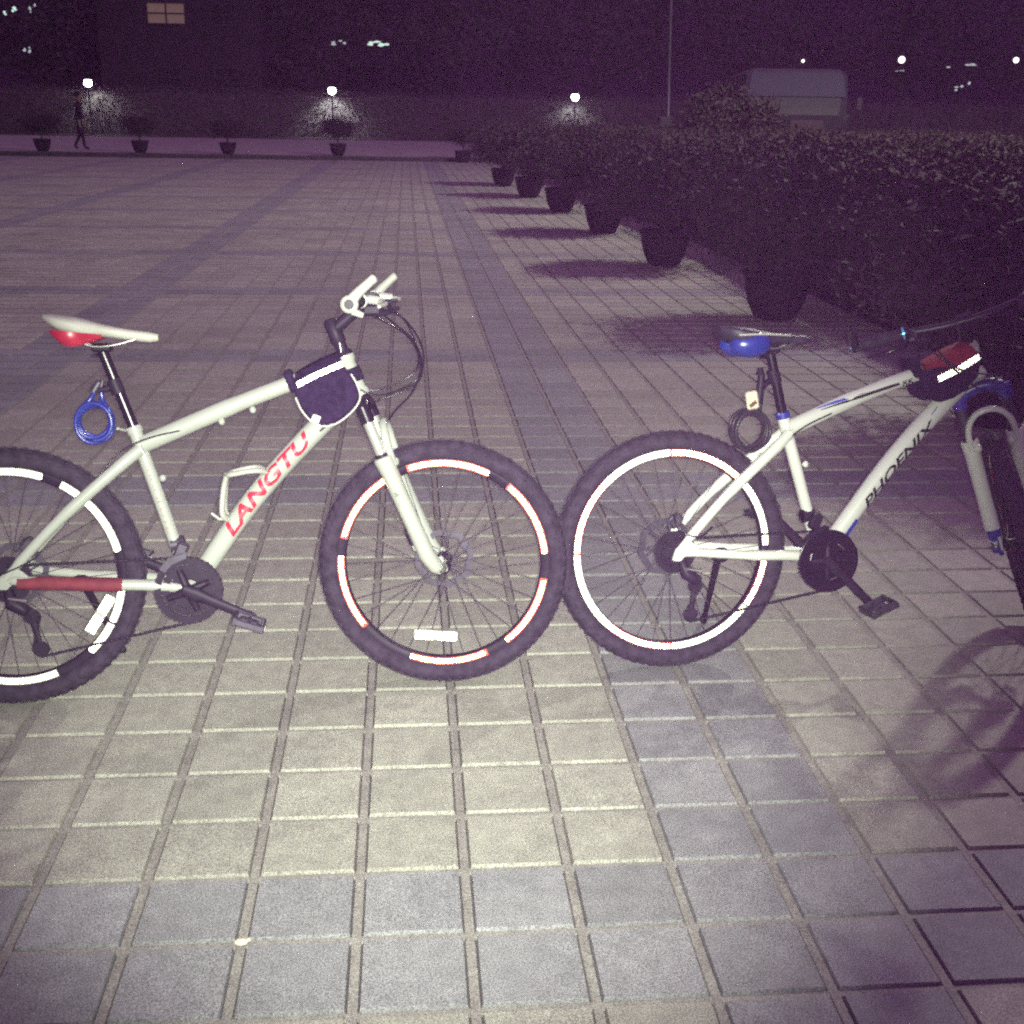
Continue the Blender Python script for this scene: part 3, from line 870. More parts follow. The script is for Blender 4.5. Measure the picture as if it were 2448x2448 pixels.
            q = MB(S); q.tube([e0 + Vector((0, s * .002, 0)), e0 + Vector((0, s * .0135, 0))], [.0118, .0105], 16); q.build('end_plug', 'black_gloss', oq)
        else:
            q = MB(S); e0 = Vector((SL - .022, s * .30, SZ + C['rise']))
            q.tube([e0, e0 + Vector((0, s * .012, 0))], [.017, .015], 14)
            q.tube([e0 + Vector((0, s * .0, .0)), e0 + Vector((.055, 0, .045)), e0 + Vector((.085, -s * .01, .055))], [.013, .012, .011], 10)
            q.build('bar_end', 'black_gloss', bo)
            q = MB(S); q.lathe([(0, 0), (.006, .001), (.006, .004), (0, .005)], e0 + Vector((0, s * .010, 0)), (0, s, 0), 12); q.build('end_plug', 'blue_bright', bo)
            q = MB(S); q.tube([(lx, s * .162, lz + .0), (lx + .0, s * .168, lz + .0)], .0185, 14); q.build('clamp_ring', 'blue_bright', bo)
    # cables: from the controls in a loop down to the frame and fork
    for i, (path_) in enumerate(C['cables']):
        cb = MB(); P_ = []
        for p_ in path_:
            P_.append(S @ Vector(p_[1:]) if p_[0] == 's' else Vector(p_[1:]))
        cb.tube(bez(P_, 8), .0026, 7); cb.build('brake_hose' if i < 2 else 'gear_cable', 'black_gloss', root)
    for pth, nm in C['framecables']:
        cb = MB(); cb.tube(bez([V(*p_) for p_ in pth], 8), .0024, 6); cb.build(nm, 'black_gloss', root)
    # rear brake caliper
    q = MB(); q.box(V(.035, .41, .052), (.045, .022, .032), Matrix.Rotation(-.8, 3, 'Y'), .006)
    q.tube([V(.0, .395, .052), V(.03, .425, .052)], .006, 8); q.build('rear_caliper', 'grey_part', root)
    # kickstand on the left chainstay
    q = MB(); kt, kb = C['kick']
    q.box(V(kt[0], kt[1], .056), (.045, .03, .045), None, .008)
    q.tube([V(kt[0], kt[1] - .005, .066), V(*kb)], [.0105, .0075], 10)
    q.tube([V(*kb) - (V(*kb) - V(kt[0], kt[1], .066)).normalized() * .03, V(*kb)], .011, 10)
    q.build('kickstand', 'black_metal', root)
    return root, mw, S

def bmesh_clean(o):
    import bmesh
    bm = bmesh.new(); bm.from_mesh(o.data)
    bmesh.ops.delete(bm, geom=[f for f in bm.faces if len(f.verts) > 20], context='FACES')
    bm.to_mesh(o.data); bm.free(); return None

M['blue_bright'] = mat('bright_blue_anodised', (0.14, 0.45, 0.80), 0.30, metal=0.4)

def decals1(fr, BB, ST, HT, HB, V, dt):
    # big down-tube letters, then the seat-tube word
    P0 = V(.557, .447); P1 = V(.757, .676)
    # lower anchor on the tube's centre line
    D0 = V(.553, .437); D1 = V(.765, .690)
    nrm = (-.75, 0, .65)
    L = (D1 - D0).length
    text_on_tube('LANGTU', dt, .158, .335, .040, .0288, nrm, (0, -1, 0), 'down_tube_lettering', 'red_paint', fr, .30, .030, .003)
    text_on_tube('ABSOLUTE', [V(.352, .655), BB], .03, .19, .013, .0170, (1, 0, .2), (0, -1, 0), 'seat_tube_lettering', 'decal_brown', fr, 0, .01, -.004)
    q = MB()                                   # red neoprene sleeve round the chainstay
    q.tube([V(.286, .3155, -.051), V(.16, .3260, -.060), V(.034, .334, -.0665)], [.0185, .0180, .0170], 14)
    q.build('chainstay_guard', 'red_cover', fr)

def decals2(fr, BB, ST, HT, HB, V, dt):
    D0 = V(.555, .424); D1 = V(.762, .696)
    text_on_tube('PHOENIX', dt, .172, .318, .029, .0285, (-.8, 0, .6), (0, -1, 0), 'down_tube_lettering', 'decal_black', fr, .35, .025, -.008)
    T0 = V(.340, .684); T1 = V(.744, .800)
    text_on_tube('RK', [T0, T1], .352, .040, .016, .0222, (-.28, 0, .96), (0, -1, 0), 'top_tube_lettering', 'decal_black', fr, .3, .02, .004)
    d = (T1 - T0).normalized(); n = Vector((-d.z, 0, d.x))
    for s0, s1, ph, w, mt, nm in ((.10, .345, .30, .0034, 'decal_black', 'stripe'), (.09, .21, .66, .0032, 'decal_blue', 'stripe'), (.18, .33, .60, .0009, 'decal_black', 'stripe')):
        vs = []
        for i in range(9):
            s_ = s0 + (s1 - s0) * i / 8; taper = min(1, 1.6 * i / 8 + .25)
            for q in (-1, 1):
                a = ph + q * w * taper / .0222 * 1.2
                vs.append(T0 + d * s_ + (Vector((0, -1, 0)) * math.cos(a) + n * math.sin(a)) * .0234)
        mb_ = MB(); mb_.add(vs, [(2 * i, 2 * i + 1, 2 * i + 3, 2 * i + 2) for i in range(8)], False); mb_.build(nm, mt, fr)
    D = (D1 - D0).normalized(); nn = Vector((-D.z, 0, D.x))
    for s0, s1 in ((-.105, -.02), (.345, .375)):
        vs = []
        for i in range(5):
            s_ = s0 + (s1 - s0) * i / 4
            for ph in (-.9, -.2): vs.append(D0 + D * s_ + (Vector((0, -1, 0)) * math.cos(ph) + nn * math.sin(ph)) * .0272)
        mb_ = MB(); mb_.add(vs, [(2 * i, 2 * i + 1, 2 * i + 3, 2 * i + 2) for i in range(4)], False); mb_.build('blue_band', 'decal_blue', fr)

C1 = dict(paint='white_paint', bb=(.450, .295), st=(.331, .706), ht=(.868, .893), hb=(.908, .790), ttm=(.60, .776), dtm=(.646, .552),
          lugs=[(.432, .700), (.55, .728), (.395, .585), (.63, .757)],
          ssn=0, ssb=0, decals=decals1, post=(.262, .912), clampmat='white_paint', sad=(.128, .985), sadl=.275, sadt=-.115,
          sadmat='white_saddle', sth=1.0, shellmat='red_paint', shz=.020, shd=.72, crank=-.42, guard=False, pedrot=.35, lower_pulley=(.075, .155),
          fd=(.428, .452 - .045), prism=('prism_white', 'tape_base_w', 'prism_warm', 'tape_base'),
          rt=[(70.5, 112), (13, 60), (-27.0, -8.5), (-47.5, -28.6), (-112, -69), (-170, -125), (127, 169)],
          rr=[(.213, -.108, R(57), .115)], ftape=[(63.5, 109.5), (6, 50.5), (-51.8, -9), (-109.5, -64.8), (-184.5, -141), (123, 165)],
          fr=[(-.024, -.203, R(-4), .120)], bright=False,
          crown=(.923, .752), steer_top=(.835, .983), steer=R(-8), rake=.034, forkl=.459, stem_len=.122, stem_z=.258, rise=.006,
          stmat='chrome', crownmat='black_gloss', dropblue=False, forktext=('MTC', .04), hsmat='black_metal', stemmat='black_metal',
          levermat='white_plastic', barends=True,
          cables=[[('s', .135, -.135, .24), ('s', .190, -.09, .18), ('s', .195, -.02, .08), ('s', .13, .03, .0), ('s', .03, .055, -.06), ('s', -.02, .064, -.2), ('s', -.02, .064, -.36)],
                  [('s', .135, .13, .24), ('s', .175, .10, .16), ('s', .16, .05, .05), ('b', .95, .035, .80), ('b', .88, .035, .83), ('b', .78, .024, .815)],
                  [('s', .12, -.10, .22), ('s', .18, -.05, .13), ('s', .16, .0, .03), ('b', .955, -.035, .79), ('b', .87, -.036, .82), ('b', .77, -.022, .80)],
                  [('s', .12, .10, .22), ('s', .18, .05, .11), ('s', .155, .01, .02), ('b', .95, -.02, .775), ('b', .885, -.034, .765), ('b', .80, -.03, .70)]],
          framecables=[([(.445, .708, -.024), (.36, .688, -.028), (.29, .652, -.034), (.235, .585, -.048), (.213, .548, -.058)], 'gear_cable'),
                       ([(.09, .405, -.07), (.06, .385, -.075), (.0, .36, -.082), (-.05, .345, -.075), (-.03, .29, -.085)], 'gear_cable')],
          kick=((.165, .305), (.215, .052, .285)))
B1_ORG, B1_D, B1_UP = (-0.9141, 0.9964, 0.0), (0.9984, 0.0571, 0.0), (-0.0097, 0.1689, 0.9856)
bike1, MW1, S1 = bike('bicycle', 'white mountain bike with red lettering, white saddle and broken reflective arcs on its rims',
                      B1_ORG, B1_D, B1_UP, C1)

C2 = dict(barmat='bar_dark', paint='white_paint_lit', bb=(.449, .293), st=(.330, .700), ht=(.895, .884), hb=(.925, .800), ttm=(.56, .752), dtm=(.675, .575),
          lugs=[(.455, .702), (.395, .565)],
          ssn=0, ssb=0, decals=decals2, post=(.288, .880), clampmat='blue_paint', sad=(.132, .935), sadl=.272, sadt=-.045,
          sadmat='black_saddle', shellmat='blue_plastic', shz=0, shd=1, sth=1.3, blob=True, sadstripe=True, crank=-.80, guard=True, pedrot=-.4, lower_pulley=(.045, .160),
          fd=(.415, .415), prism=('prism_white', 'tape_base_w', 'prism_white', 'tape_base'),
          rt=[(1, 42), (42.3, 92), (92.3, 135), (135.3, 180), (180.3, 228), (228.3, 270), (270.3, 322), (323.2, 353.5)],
          halo_segs=(1, 3, 5, 7), rr=[], ftape=[(10, 55), (70, 115), (130, 175), (190, 235), (250, 295), (310, 355)],  # segments with the red glow fringe put into the tape colour
          fr=[], bright=True,
          crown=(.940, .748), steer_top=(.868, .967), steer=R(-116), rake=.034, forkl=.452, stem_len=.09, stem_z=.235, rise=.012,
          stmat='grey_part', crownmat='blue_paint', dropblue=True, hsmat='white_paint', stemmat='black_gloss',
          levermat='black_gloss', barends=False,
          cables=[[('s', .12, -.135, .22), ('s', .17, -.09, .17), ('s', .16, -.02, .06), ('s', .08, .04, .0), ('s', .03, .06, -.06), ('s', -.02, .066, -.2), ('s', -.02, .066, -.36)],
                  [('s', .12, .13, .22), ('s', .17, .10, .15), ('s', .15, .05, .05), ('b', .95, .035, .81), ('b', .88, .035, .84), ('b', .78, .024, .81)],
                  [('s', .11, -.10, .20), ('s', .15, -.05, .12), ('b', .97, -.06, .80), ('b', .93, -.05, .79), ('b', .86, -.036, .76)]],
          framecables=[([(.465, .708, -.024), (.38, .672, -.030), (.30, .615, -.036), (.24, .555, -.050), (.215, .535, -.058)], 'gear_cable'),
                       ([(.10, .41, -.07), (.06, .385, -.078), (.01, .40, -.06), (.02, .43, .03)], 'brake_hose')],
          kick=((.17, .305), (.205, .048, .285)))
B2_ORG, B2_D, B2_UP = (0.8419, 1.126, 0.0), (0.9946, 0.1042, 0.0), (-0.0176, 0.1683, 0.9856)
bike2, MW2, S2 = bike('bicycle', 'white and blue mountain bike with black lettering and one full bright rim ring',
                      B2_ORG, B2_D, B2_UP, C2)

# ------------------------------------------------------------------ bottle cage (bolted to the first bike)
q = MB()
D0 = Vector((.52, 0, .385)); D1 = Vector((.84, 0, .762)); dd = (D1 - D0).normalized(); nn = Vector((-dd.z, 0, dd.x))
base = D0 + dd * .085 + nn * .028
for s in (-1, 1):
    q.tube(bez([base + dd * .02, base + dd * .09 + Vector((0, s * .012, 0)), base + dd * .165 + Vector((0, s * .014, 0))], 6), .006, 8, flat=.6)
for s in (-1, 1):
    q.tube(bez([base + dd * .165 + Vector((0, s * .012, 0)), base + dd * .150 + nn * .030 + Vector((0, s * .040, 0)), base + dd * .108 + nn * .066 + Vector((0, s * .030, 0)), base + dd * .092 + nn * .076]), [.0072] * 43, 8, flat=1.5)
    q.tube(bez([base + dd * .092 + nn * .076, base + dd * .060 + nn * .058 + Vector((0, s * .030, 0)), base + dd * .012 + nn * .024 + Vector((0, s * .036, 0)), base + dd * .005 + Vector((0, s * .014, 0))]), [.0078] * 43, 8, flat=1.5)
q.tube([base + dd * .0, base + nn * .02 - dd * .012, base + nn * .045 - dd * .012], .004, 7)
q.build('bottle_cage', 'white_plastic', bike1)

# ------------------------------------------------------------------ frame bags (strapped on: things of their own)
def frame_bag(name, label, mw, poly, top, hw, mats, strip, stripw, piping, lab, red, hs):
    root = empty(name, label=label, cat='bag', mw=mw)
    b = MB()
    b.prism(poly, -hw, -hw + .034, inset=.006); b.prism(poly, hw, hw - .034, inset=.006)
    b.build('side_pocket', mats[0], root)
    # roof panel over the top tube, narrower at its crest
    (x0, z0), (x1, z1), (tx0, tz0), (tx1, tz1) = top
    r = MB(); vs = []
    prof = [(-hw - .001, 0.0), (-hw + .006, .35), (-hw + .022, .85), (-hw * .3, 1.0), (hw * .3, 1.0), (hw - .022, .85), (hw - .006, .35), (hw + .001, 0.0)]
    for i in range(7):
        t = i / 6
        for y, k in prof:
            e = .92 if i in (0, 6) else 1.0
            bx = x0 + (x1 - x0) * t; bz = z0 + (z1 - z0) * t; ax = tx0 + (tx1 - tx0) * t; az = tz0 + (tz1 - tz0) * t + .004 * math.sin(math.pi * t)
            vs.append((bx + (ax - bx) * k, y * e, bz + (az - bz) * k))
    n = len(prof); fs = [(i * n + j, (i + 1) * n + j, (i + 1) * n + j + 1, i * n + j + 1) for i in range(6) for j in range(n - 1)]
    fs += [tuple(range(n)), tuple(range(6 * n, 7 * n))[::-1]]
    r.add(vs, fs, False); r.build('roof_panel', red, root)
    for s in (-1, 1):
        t = MB()
        if s < 0:
            cube_cells(t, strip_cells([(p[0], -hw - .0055, p[1]) for p in strip], (0, 0, 1), (0, -1, 0), stripw, .004), .004)
            t.build('reflective_strip', 'prism_white', root)
    if piping:
        t = MB(); t.tube(bez([(p[0], -hw - .001, p[1]) for p in piping], 6), .0028, 7); t.build('piping', 'piping', root)
    if lab:
        t = MB(); t.prism(lab, -hw - .0045, -hw - .0005); t.build('tag', 'tag', root)
    t = MB()
    for (sx, sz) in ((poly[0][0] + .012, poly[0][1] + .004),):
        t.box((sx - .018, 0, sz + .004), (.022, hw * 1.5, .060), Matrix.Rotation(-.35, 3, 'Y'), .006)
    t.build('strap', 'black_fabric', root)
    t = MB(); t.tube([hs[0], hs[1]], .0262, 16); t.build('head_strap', 'black_fabric', root)
    return root
frame_bag('frame_bag', 'black double frame bag with grey piping, strapped on the top tube of the red-lettered bike', MW1,
          [(.736, .822), (.742, .790), (.756, .758), (.780, .731), (.806, .717), (.839, .722), (.870, .742), (.896, .768), (.904, .792), (.896, .822), (.880, .852), (.864, .870)],
          ((.738, .820), (.866, .872), (.742, .852), (.852, .905)), .062, ('black_fabric',),
          [(.749, .815), (.805, .843), (.867, .868)], .0135,
          [(.742, .790), (.756, .757), (.779, .729), (.806, .715), (.840, .720), (.871, .740), (.897, .767), (.906, .792), (.898, .822), (.884, .848)],
          [(.777, .731), (.786, .748), (.805, .740), (.798, .722)], 'black_fabric', ((.882, 0, .860), (.895, 0, .825)))
frame_bag('frame_bag', 'red and black frame bag with one wide bright stripe, strapped on the blue-trimmed bike', MW2,
          [(.722, .822), (.728, .780), (.742, .750), (.781, .732), (.820, .742), (.860, .765), (.893, .800), (.900, .835), (.893, .850)],
          ((.735, .800), (.897, .862), (.745, .842), (.870, .900)), .058, ('black_fabric',),
          [(.768, .789), (.829, .815), (.892, .850)], .0165, None, None, 'red_fabric', ((.905, 0, .866), (.916, 0, .830)))

# ------------------------------------------------------------------ coiled cable locks
def coil_lock(name, label, mw, c, r0, neck, mt, n_loops, bracket, hardware):
    root = empty(name, label=label, cat='lock', mw=mw)
    P = []; rng = random.Random(5)
    for k in range(n_loops * 28 + 1):
        w = 2 * math.pi * k / 28; lp = k / 28
        rr = r0 * (1 - .05 * (lp % 3)) + .002 * math.sin(w * 2.3)
        P.append(Vector((c[0] + rr * .93 * math.sin(w) + .002 * math.sin(lp * 5), c[1] + (lp - n_loops / 2) * .0085, c[2] - rr * math.cos(w) + .004 * math.cos(lp * 3))))
    q = MB(); q.tube(P, .0052, 8)
    for s in (-1, 1):
        q.tube(bez([(c[0] + s * r0 * .62, c[1] + s * .01, c[2] + r0 * .72), (c[0] + s * .016 + (neck[0] - c[0]) * .5, c[1], c[2] + r0 * 1.15), (neck[0] + s * .006, c[1], neck[2] - .01)], 6), .0062, 8)
    q.build('cable_coil', mt, root)
    q = MB(); hardware(q, Vector(neck)); q.build('lock_head', 'grey_part' if mt == 'blue_plastic' else 'black_metal', root)
    q = MB(); q.tube([Vector(neck) + Vector((0, 0, -.01)), Vector(bracket)], .009, 8); q.tube([Vector(bracket) - Vector((-.006, 0, .018)), Vector(bracket) + Vector((-.006, 0, .018))], .0175, 12)
    q.build('bracket', 'black_metal', root)
    return root
def head1(q, n):
    q.tube([n + Vector((-.012, 0, -.012)), n + Vector((.004, 0, .012))], [.011, .009], 10); q.tube([n + Vector((.006, 0, -.006)), n + Vector((.012, 0, .016))], .006, 8)
coil_lock('cable_lock', 'blue coiled cable lock hanging behind the seat post of the red-lettered bike', MW1, (.232, .0, .732), .049, (.246, .0, .822), 'blue_plastic', 6, (.290, .0, .822), head1)
def head2(q, n):
    q.tube([n + Vector((-.004, 0, -.05)), n + Vector((.004, 0, .03))], [.012, .010], 12); q.tube([n + Vector((.0, 0, .03)), n + Vector((.0, 0, .05))], [.013, .007], 12)
l2 = coil_lock('cable_lock', 'black coiled cable lock with a cream clip hanging below the blue saddle', MW2, (.222, -.02, .668), .054, (.252, -.02, .790), 'lock_black', 7, (.300, -.002, .815), head2)
q = MB(); q.box((.222, -.038, .752), (.034, .014, .050), Matrix.Rotation(-.15, 3, 'Y'), .004); q.build('cream_clip', 'cream_plastic', l2)
q = MB(); q.box((.222, -.0465, .742), (.022, .003, .010), Matrix.Rotation(-.6, 3, 'Y')); q.build('clip_slot', 'brown', l2)

# ------------------------------------------------------------------ leaves
def leaf_cloud(n, fn, size, seed):
    rng = np.random.default_rng(seed)
    P = fn(rng, n); n = len(P)
    nrm = rng.normal(size=(n, 3)); nrm[:, 2] += .5; nrm /= np.linalg.norm(nrm, axis=1)[:, None]
    t = np.cross(nrm, rng.normal(size=(n, 3))); t /= np.linalg.norm(t, axis=1)[:, None]
    b = np.cross(nrm, t)
    s = size * rng.uniform(.6, 1.35, n)[:, None]
    V = np.stack([P - t * s, P + b * s * .45, P + t * s, P - b * s * .45], 1).reshape(-1, 3)
    F = np.arange(n * 4).reshape(-1, 4)
    return V, F
def leaf_obj(name, V, F, m, parent=None):
    me = bpy.data.meshes.new(name); me.from_pydata(V.tolist(), [], F.tolist()); me.materials.append(M[m]); me.update()
    o = bpy.data.objects.new(name, me); col.objects.link(o)
    if parent is not None: o.parent = parent
    return o
def shell(center, rad, clumps, thick=.35, seed=0, spread=.22):
    def fn(rng, n):
        d = rng.normal(size=(clumps, 3)); d /= np.linalg.norm(d, axis=1)[:, None]
        r = 1 - thick * rng.random(clumps) ** 1.5
        cc = d * r[:, None]
        k = rng.integers(0, clumps, n)
        p = cc[k] + rng.normal(size=(n, 3)) * spread
        return p * np.array(rad) + np.array(center)
    return fn

# ------------------------------------------------------------------ potted shrubs
def make_potted(seed, wide, h0, h1, leaves, name='potted_shrub'):
    root = empty(name)
    q = MB(); q.lathe([(.0, .0), (.135, .0), (.165, .018), (.215, .12), (.242, .22), (.252, .31), (.268, .318), (.268, .36), (.246, .368), (.228, .355), (.222, .345), (0, .345)], (0, 0, 0), (0, 0, 1), 28)
    q.build('pot', 'pot', root)
    q = MB(); q.lathe([(.222, .340), (.15, .352), (0, .358)], (0, 0, 0), (0, 0, 1), 20); q.build('soil', 'soil', root)
    q = MB(); rng = random.Random(seed)
    q.tube([(0, 0, .34), (.01, .01, .5), (-.01, 0, .75), (0, 0, h1 - .3)], [.028, .022, .018, .01], 8)
    for k in range(7):
        a = rng.uniform(0, 6.28); z = rng.uniform(.42, .7)
        q.tube([(0, 0, z), (wide * .35 * math.cos(a), wide * .35 * math.sin(a), z + .18), (wide * .7 * math.cos(a), wide * .7 * math.sin(a), z + .36)], [.014, .009, .004], 6)
    q.build('stem', 'bark', root)
    V, F = leaf_cloud(leaves, shell((0, 0, (h0 + h1) / 2), (wide, wide, (h1 - h0) / 2), 90, .6, seed, .16), .026, seed)
    V2, F2 = leaf_cloud(leaves // 2, shell((0, 0, (h0 + h1) / 2), (wide * .6, wide * .6, (h1 - h0) * .3), 40, .9, seed, .3), .05, seed + 1)
    V = np.vstack([V, V2]); F = np.arange(len(V)).reshape(-1, 4)
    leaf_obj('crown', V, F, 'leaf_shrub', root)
    return root
pr_a = make_potted(11, .70, .42, 1.22, 9000)
pr_b = make_potted(12, .74, .41, 1.27, 9000)
row = [((3.12, 3.9), 'potted shrub just behind the turned front wheel of the blue-trimmed bike'),
       ((2.96, 7.19), 'potted shrub behind the blue saddle, second nearest in the row'),
       ((2.78, 10.54), 'potted shrub third nearest in the row beside the hedge'),
       ((2.70, 14.06), 'potted shrub fourth nearest in the row beside the hedge'),
       ((2.56, 17.5), 'potted shrub fifth nearest in the row beside the hedge'),
       ((2.37, 20.76), 'potted shrub sixth in the row, its pot half against the pale paving'),
       ((2.16, 24.19), 'potted shrub seventh and farthest in the row beside the hedge')]
for k, ((x, y), lb) in enumerate(row):
    src = (pr_a, pr_b)[k % 2]
    o = src if k < 2 else copy_tree(src)
    o.location = (x, y, 0); o.rotation_euler = (0, 0, k * 1.3)
    tag(o, lb, 'potted shrub', None, 'potted shrubs in a row beside the hedge')
pr_c = make_potted(13, .56, .50, 1.16, 2600)
far = [((-8.1, 37.6), 'small potted shrub on the far kerb, second from the left'), ((-5.4, 37.45), 'small potted shrub on the far kerb between the walker and the middle lamp'),
       ((-2.0, 37.3), 'round potted shrub on the far kerb right under the middle garden lamp'), ((1.86, 36.2), 'round potted shrub at the right end of the far kerb'),
       ((-11.1, 37.8), 'faint potted shrub on the far kerb at the left edge of the picture')]
for k, ((x, y), lb) in enumerate(far):
    o = pr_c if k == 0 else copy_tree(pr_c)
    o.location = (x, y, .115 if y > 36.9 else 0.0); o.rotation_euler = (0, 0, k * 2.1 + .4); o.scale = (1, 1, 1 - .05 * (k % 2))
    tag(o, lb, 'potted shrub', None, 'potted shrubs along the far kerb')

# ------------------------------------------------------------------ hedge mass on the right
def hedge(name, x0, x1, y0, y1, h, n, label, leaf='leaf_hedge', size=.05, rough=.14, cat='hedge'):
    root = empty(name, ((x0 + x1) / 2, (y0 + y1) / 2, 0), label, cat)
    cx, cy = (x0 + x1) / 2, (y0 + y1) / 2
    q = MB(); nx = max(2, int((x1 - x0) / .6)); ny = max(2, int((y1 - y0) / .6)); rng = random.Random(n); vs = []; fs = []
    hh = {}
    for i in range(nx + 1):
        for j in range(ny + 1):
            hh[i, j] = h - .13 + rng.uniform(-.05, .05) + .05 * math.sin(i * .7 + j * .4)
            vs.append((x0 + .12 + (x1 - x0 - .24) * i / nx - cx, y0 + .12 + (y1 - y0 - .24) * j / ny - cy, hh[i, j]))
    for i in range(nx):
        for j in range(ny): a = i * (ny + 1) + j; fs.append((a, a + ny + 1, a + ny + 2, a + 1))
    b = len(vs)
    loop = [(i, 0) for i in range(nx + 1)] + [(nx, j) for j in range(1, ny + 1)] + [(i, ny) for i in range(nx - 1, -1, -1)] + [(0, j) for j in range(ny - 1, 0, -1)]
    for (i, j) in loop: v = vs[i * (ny + 1) + j]; vs.append((v[0], v[1], 0.0))
    for k in range(len(loop)):
        k2 = (k + 1) % len(loop); a = loop[k][0] * (ny + 1) + loop[k][1]; c = loop[k2][0] * (ny + 1) + loop[k2][1]
        fs.append((a, b + k, b + k2, c))
    q.add(vs, fs, True); q.build('branches', leaf, root)
    def fn(rng, m):
        A = (x1 - x0) * (y1 - y0); S1_ = (x1 - x0) * h; S2_ = (y1 - y0) * h
        w = np.array([A, S1_ * 2.2, S1_ * .3, S2_ * 2.6, S2_ * .3]); w = w / w.sum()
        k = rng.choice(5, m, p=w); u = rng.random(m); v = rng.random(m); P = np.zeros((m, 3))
        X = x0 + (x1 - x0) * u - cx; Y = y0 + (y1 - y0) * v - cy; Z = h * rng.random(m)
        P[:, 0] = X; P[:, 1] = Y; P[:, 2] = Z
        P[k == 0, 2] = h - .06; P[k == 1, 1] = y0 + .06 - cy; P[k == 2, 1] = y1 - .06 - cy; P[k == 3, 0] = x0 + .06 - cx; P[k == 4, 0] = x1 - .06 - cx
        bump = np.sin(P[:, 0] * 2.1) * np.cos(P[:, 1] * 1.7 + 1) * .05 + np.sin(P[:, 0] * 5 + P[:, 1] * 4) * .03
        P += rng.normal(size=(m, 3)) * rough * .45; P[:, 2] += bump * (P[:, 2] > h * .6)
        P[:, 2] = np.abs(P[:, 2])
        return P
    V, F = leaf_cloud(n, fn, size, n)
    leaf_obj('foliage', V, F, leaf, root)
    return root
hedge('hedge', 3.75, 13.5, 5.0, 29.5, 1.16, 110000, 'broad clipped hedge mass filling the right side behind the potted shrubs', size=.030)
hedge('hedge', -34, 44, 62.95, 65.2, 2.25, 60000, 'tall dark hedge behind the three garden lamps', 'leaf_tree', .06, .25)

# round bush in front of the minibus
rb = empty('round_bush', (6.9, 24.0, 0), 'big dome shaped bush left of the parked minibus', 'bush')
q = MB(); q.tube([(0, 0, 0), (0, 0, .8)], [.06, .03], 8); q.build('stem', 'bark', rb)
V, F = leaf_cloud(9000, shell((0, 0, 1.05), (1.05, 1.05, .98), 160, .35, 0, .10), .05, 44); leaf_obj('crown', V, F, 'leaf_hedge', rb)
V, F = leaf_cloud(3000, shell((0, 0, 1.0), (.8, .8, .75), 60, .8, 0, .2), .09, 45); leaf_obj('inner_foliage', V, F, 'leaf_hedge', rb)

# ------------------------------------------------------------------ trees in the background
def make_tree(seed, H, W, n, name='tree'):
    root = empty(name); rng = random.Random(seed)
    q = MB(); q.tube([(0, 0, 0), (.05, .02, H * .2), (-.05, .05, H * .4), (0, 0, H * .75)], [.24, .19, .15, .05], 10)
    tips = []
    for k in range(9):
        a = k * 2.4 + rng.uniform(-.3, .3); z = H * rng.uniform(.22, .5); L = W * rng.uniform(.5, .85)
        e = Vector((math.cos(a) * L, math.sin(a) * L, z + H * rng.uniform(.12, .35)))
        q.tube([(0, 0, z), (e.x * .45, e.y * .45, (z + e.z) / 2 + .2), e], [.10, .06, .02], 7); tips.append(e)
    q.build('trunk', 'bark', root)
    def fn(r, m):
        cl = 70; d = r.normal(size=(cl, 3)); d /= np.linalg.norm(d, axis=1)[:, None]
        c = d * (r.random(cl) ** .4)[:, None] * np.array([W, W, H * .40]) + np.array([0, 0, H * .60])
        k = r.integers(0, cl, m)
        return c[k] + r.normal(size=(m, 3)) * np.array([.55, .55, .42])
    V, F = leaf_cloud(n, fn, .17, seed); leaf_obj('crown', V, F, 'leaf_tree', root)
    return root
protos = [make_tree(21, 10.5, 3.9, 3600), make_tree(22, 12.0, 4.3, 4200), make_tree(23, 9.5, 3.7, 3400)]
spots = [(-31, 76), (-26.5, 70), (-21.5, 77), (-17.5, 74), (-10, 76), (-6.5, 74), (-1.5, 79), (2.0, 71), (6.5, 75), (11, 70), (15.5, 76), (20, 71.5),
         (24.5, 76), (29, 70), (33.5, 75), (38.5, 71), (43, 77), (-36, 72), (48, 72)]
trng = random.Random(9)
for k, (x, y) in enumerate(spots):
    src = protos[k % 3]
    o = src if k < 3 else copy_tree(src)
    s = trng.uniform(.92, 1.12)
    o.location = (x, y, .1); o.rotation_euler = (0, 0, trng.uniform(0, 6.28)); o.scale = (s, s, s)
    tag(o, 'dark leafy tree in the unlit row closing off the background', 'tree', None, 'dark trees closing off the background')
# nearer dark trees flanking the lamps
# ------------------------------------------------------------------ building with lit windows behind the trees
M['wall_dark'] = mat('rendered_wall', (0.055, 0.04, 0.055), 0.9, var=0.2, scale=1.5)
M['frame_dark'] = mat('window_frame', (0.06, 0.035, 0.045), 0.6)
M['glass_dark'] = mat('dark_glass', (0.035, 0.03, 0.04), 0.3)
M['lit_warm'] = mat('lit_curtain', (0.3, 0.25, 0.2), 0.8, emit=(1.0, 0.62, 0.45), estr=0.075, var=.2, scale=3)
M['lit_cool'] = mat('lit_room', (0.3, 0.3, 0.3), 0.8, emit=(0.72, 1.0, 0.85), estr=0.85)
def window(parent, x, y, z, w, h, lit, cols=2, rows=2):
    f = MB(); t = .07
    for i in range(cols + 1): f.box((x - w / 2 + w * i / cols, y - .05, z), (t, .1, h + t))
    for j in range(rows + 1): f.box((x, y - .05, z - h / 2 + h * j / rows), (w + t, .094, t))
    fo = f.build('window', 'frame_dark', parent)
    g = MB(); g.box((x, y - .01, z), (w, .02, h)); g.build('pane', lit, fo)
